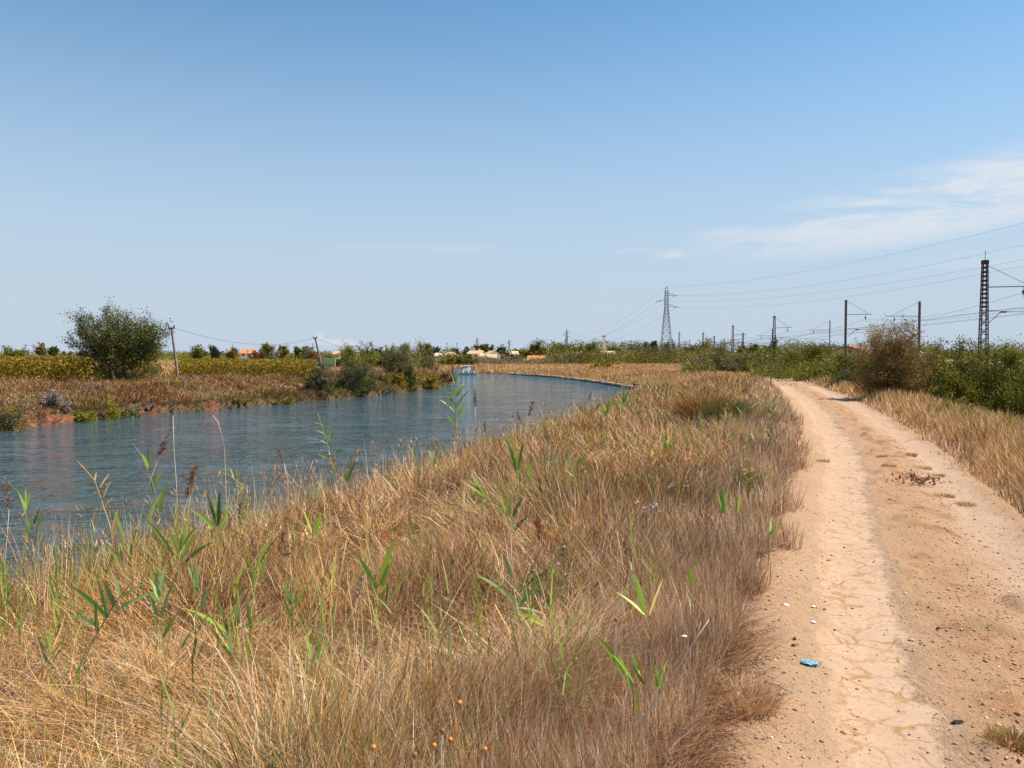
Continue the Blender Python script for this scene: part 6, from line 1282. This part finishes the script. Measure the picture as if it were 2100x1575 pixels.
# ------------------------------------------------------------------ people
def skin_body(name, J, E, rad, mat, parent, lv=2):
    me = bpy.data.meshes.new(name); me.from_pydata(J, E, []); o = link(name, me, mat, parent)
    md = o.modifiers.new('skin', 'SKIN'); md.use_smooth_shade = True
    lay = me.skin_vertices[0].data if me.skin_vertices else None
    if lay is None:
        bm = __import__('bmesh').new(); bm.from_mesh(me); bm.verts.layers.skin.verify(); bm.to_mesh(me); bm.free(); lay = me.skin_vertices[0].data
    for i, r in enumerate(rad): lay[i].radius = (r, r)
    lay[0].use_root = True
    s = o.modifiers.new('sub', 'SUBSURF'); s.levels = lv; s.render_levels = lv; return o
M_skin = simple('skin', (.5,.27,.18), .6, var=.05); M_hair = simple('dark_hair', (.04,.025,.02), .8)
def person(label, loc, rz, shirt, legs, hat=None, seated=False, s=1.0, cat='person', armpose=None, top_bare=False):
    o = thing('person', label, cat, loc, rz)
    if seated: hipz = .5
    else: hipz = .92
    H = hipz
    J = [(0,0,H), (0,.01,H+.2), (0,.0,H+.42), (0,0,H+.54), (0,-.01,H+.62), (0,-.02,H+.73)]
    rad = [.14,.125,.145,.06,.085,.095]
    E = [(0,1),(1,2),(2,3),(3,4),(4,5)]
    for sx in (-1, 1):
        n = len(J)
        if seated: J += [(sx*.1,-.05,H-.02),(sx*.13,-.42,H+.02),(sx*.13,-.45,.1),(sx*.13,-.58,.04)]
        else: J += [(sx*.1,0,H-.08),(sx*.11,-.02,H-.44),(sx*.11,.03,.09),(sx*.12,-.12,.04)]
        rad += [.1,.062,.045,.038]; E += [(0,n),(n,n+1),(n+1,n+2),(n+2,n+3)]
        n = len(J); ap = armpose or ((.24,.02,H+.16),(.22,-.14,H+.0),(.2,-.2,H-.06))
        J += [(sx*.17,0,H+.45)]+[(sx*a,b_,c) for a,b_,c in ap]; rad += [.062,.043,.034,.04]; E += [(2,n),(n,n+1),(n+1,n+2),(n+2,n+3)]
    skin_body('body', J, E, [r*s for r in rad], M_skin, o)
    f = MB(); f.sphere((0,-.03,H+.72), .098, 12, 9, (.82,1,1.2)); f.tube([(0,-.12,H+.71),(0,-.148,H+.685)], [.012,.018], 6); f.sphere((-.08,-.01,H+.71), .025, 6, 5, (.4,1,1.3)); f.sphere((.08,-.01,H+.71), .025, 6, 5, (.4,1,1.3)); f.build('head', M_skin, o, smooth=True)
    f = MB(); f.sphere((-.035,-.118,H+.735), .011, 6, 5); f.sphere((.035,-.118,H+.735), .011, 6, 5); f.box((0,-.122,H+.655), (.05,.012,.01)); f.build('face_features', M_hair, o)
    f = MB(); f.sphere((0,.0,H+.775), .108, 12, 7, (.9,1.02,.85)); f.build('hair', M_hair, o, smooth=True)
    if not top_bare:
        T = [(0,0,H+.0),(0,.01,H+.2),(0,0,H+.42),(0,0,H+.5)]; r2 = [.158,.145,.165,.085]; E2 = [(0,1),(1,2),(2,3)]
        for sx in (-1, 1): n = len(T); T += [(sx*.18,0,H+.44),(sx*.215,.01,H+.3)]; r2 += [.078,.062]; E2 += [(2,n),(n,n+1)]
        skin_body('shirt', T, E2, r2, shirt, o)
    P = [(0,0,H+.02)]; r3 = [.152]; E3 = []
    for sx in (-1, 1):
        n = len(P)
        if seated: P += [(sx*.1,-.06,H-.01),(sx*.13,-.36,H+.02)]
        else: P += [(sx*.1,0,H-.1),(sx*.11,-.02,H-.4)]
        r3 += [.112,.078]; E3 += [(0,n),(n,n+1)]
    skin_body('shorts', P, E3, r3, legs, o)
    if hat is not None:
        f = MB(); f.tube([(0,-.0,H+.79),(0,-.0,H+.80)], [.17,.165], 14); f.sphere((0,0,H+.80), .112, 12, 7, (.95,1.05,.85)); f.build('hat', hat, o, smooth=False)
    return o
M_shirtw = simple('white_shirt', (.85,.85,.86), .8, var=.04); M_darkc = simple('dark_cloth', (.04,.045,.07), .9); M_redt = simple('red_cloth', (.5,.09,.07), .8); M_yelt = simple('yellow_cloth', (.8,.5,.05), .8); M_blkt = simple('black_cloth', (.03,.02,.03), .9)
x = (1410.5-1050)/F*100; person('person in white shirt and hat walking away on the far part of the track', (x, 100, 1.7-5/F*100-1.76), PI, M_shirtw, M_darkc, hat=M_shirtw)
# ------------------------------------------------------------------ the boat
BX, BY = (952-1050)/F*137.5, 137.5
boat = thing('cabin_cruiser', 'white cabin cruiser with people aboard motoring round the canal bend', 'boat', (BX, BY, WZ), PI+R(22))
# local: +x bow (ends up pointing left and slightly away)
def hull():
    st = [(-2.05,.78,.62,-.22),(-1.6,.84,.62,-.25),(-.8,.88,.64,-.27),(0,.88,.68,-.28),(.8,.80,.75,-.27),(1.4,.58,.84,-.22),(1.85,.26,.93,-.1),(2.1,.03,1.0,.15)]
    V = []; Fq = []
    for x, b_, t, k in st:
        V += [(x, b_, t), (x, b_*.97, t-.12), (x, b_*.9, .18), (x, b_*.55, -.12), (x, 0, k), (x, -b_*.55, -.12), (x, -b_*.9, .18), (x, -b_*.97, t-.12), (x, -b_, t)]
    for i in range(len(st)-1):
        for k in range(8): a = i*9+k; Fq.append((a, a+1, a+10, a+9))
    mb = MB(); mb.add(V, Fq); mb.add([V[k] for k in range(9)], [tuple(range(9))]); return mb
h_ = hull(); h_.build('hull', M_hull, boat, smooth=False)
q = MB(); q.add([(-.1,.84,.66),(.8,.76,.74),(1.4,.54,.83),(1.85,.22,.92),(2.08,0,.98),(1.85,-.22,.92),(1.4,-.54,.83),(.8,-.76,.74),(-.1,-.84,.66)], [tuple(range(9))]); q.build('foredeck', M_white, boat)
q = MB(); q.box((-1.3, 0, .3), (1.4, 1.5, .05)); q.build('cockpit_floor', M_wood, boat)
q = MB(); q.bar((-2.0,.83,.66), (1.3,.62,.87), .06); q.bar((-2.0,-.83,.66), (1.3,-.62,.87), .06); q.build('rubbing_strake', M_steel, boat)
cb = MB(); cb.add([(-1.0,.7,.6),(.55,.62,.7),(-1.0,-.7,.6),(.55,-.62,.7),(-.95,.62,1.45),(.1,.56,1.4),(-.95,-.62,1.45),(.1,-.56,1.4)], [(0,1,5,4),(3,2,6,7),(1,3,7,5),(2,0,4,6),(4,5,7,6)]); cab = cb.build('cabin', M_white, boat)
q = MB(); q.add([(-1.1,.68,1.45),(.2,.62,1.40),(.2,-.62,1.40),(-1.1,-.68,1.45),(-1.1,.68,1.52),(.2,.62,1.46),(.2,-.62,1.46),(-1.1,-.68,1.52)], [(0,3,2,1),(4,5,6,7),(0,1,5,4),(1,2,6,5),(2,3,7,6),(3,0,4,7)]); q.build('cabin_roof', M_white, boat)
for sgn in (1, -1):
    for x0, x1 in ((-.3,-.12), (-.02,.14)):
        g_ = MB(); y_ = sgn*.665; g_.add([(x0,y_,1.0),(x1,y_-sgn*.01,1.0),(x1-.04,y_-sgn*.05,1.3),(x0,y_-sgn*.045,1.3)], [(0,1,2,3)]); wn_ = g_.build('side_window', M_glass, cab)
q = MB(); q.add([(.42,-.5,.95),(.42,.5,.95),(.2,.46,1.32),(.2,-.46,1.32)], [(0,1,2,3)]); q.build('windscreen', M_glass, cab)
q = MB()
for x, y, z in [(2.0,0,.98),(1.6,.38,.9),(1.6,-.38,.9),(1.0,.68,.8),(1.0,-.68,.8)]: q.tube([(x,y,z),(x,y,z+.3)], .018, 5)
q.tube([(1.0,.68,1.1),(1.6,.38,1.2),(2.0,0,1.28),(1.6,-.38,1.2),(1.0,-.68,1.1)], .02, 5); q.build('bow_rail', M_steel, boat)
for x, y in ((1.3,.70),(.55,.92),(-.4,.97),(-1.5,.93)):
    for s_ in (1, -1): q = MB(); q.tube([(x,s_*y,.12),(x,s_*y,.18),(x,s_*y,.5),(x,s_*y,.56)], [.05,.1,.1,.04], 8); q.tube([(x,s_*y,.56),(x,s_*y*.97,.78)], .012, 4); q.build('fender', M_white, boat)
q = MB(); q.box((-2.12, 0, .45), (.1, 1.5, .75)); q.box((-2.2, .55, .1), (.25, .3, .1)); q.build('transom', M_white, boat)
q = MB(); q.box((-2.28, -.2, .55), (.2, .26, .4)); q.tube([(-2.28,-.2,.5),(-2.28,-.2,-.3)], .06, 6); q.build('outboard_motor', M_blkt, boat)
def local(px_, py_, pz_):
    c, s = math.cos(PI+R(22)), math.sin(PI+R(22)); return (BX+px_*c-py_*s, BY+px_*s+py_*c, WZ+pz_)
person('person in a red top seated in the stern cockpit of the boat', local(-1.35, .15, .33), .4, M_redt, M_darkc, seated=True)
person('person with dark clothes at the very stern of the boat, hair dark', local(-1.8, -.25, .33), 1.0, M_blkt, M_darkc, seated=True)
person('sunbathing person with bare back sitting on the foredeck of the boat', local(.75, .1, .36), .3, M_redt, M_redt, seated=True, top_bare=True)
person('person in a yellow top sitting on the foredeck against the cabin', local(.45, -.25, .5), .9, M_yelt, M_darkc, seated=True)
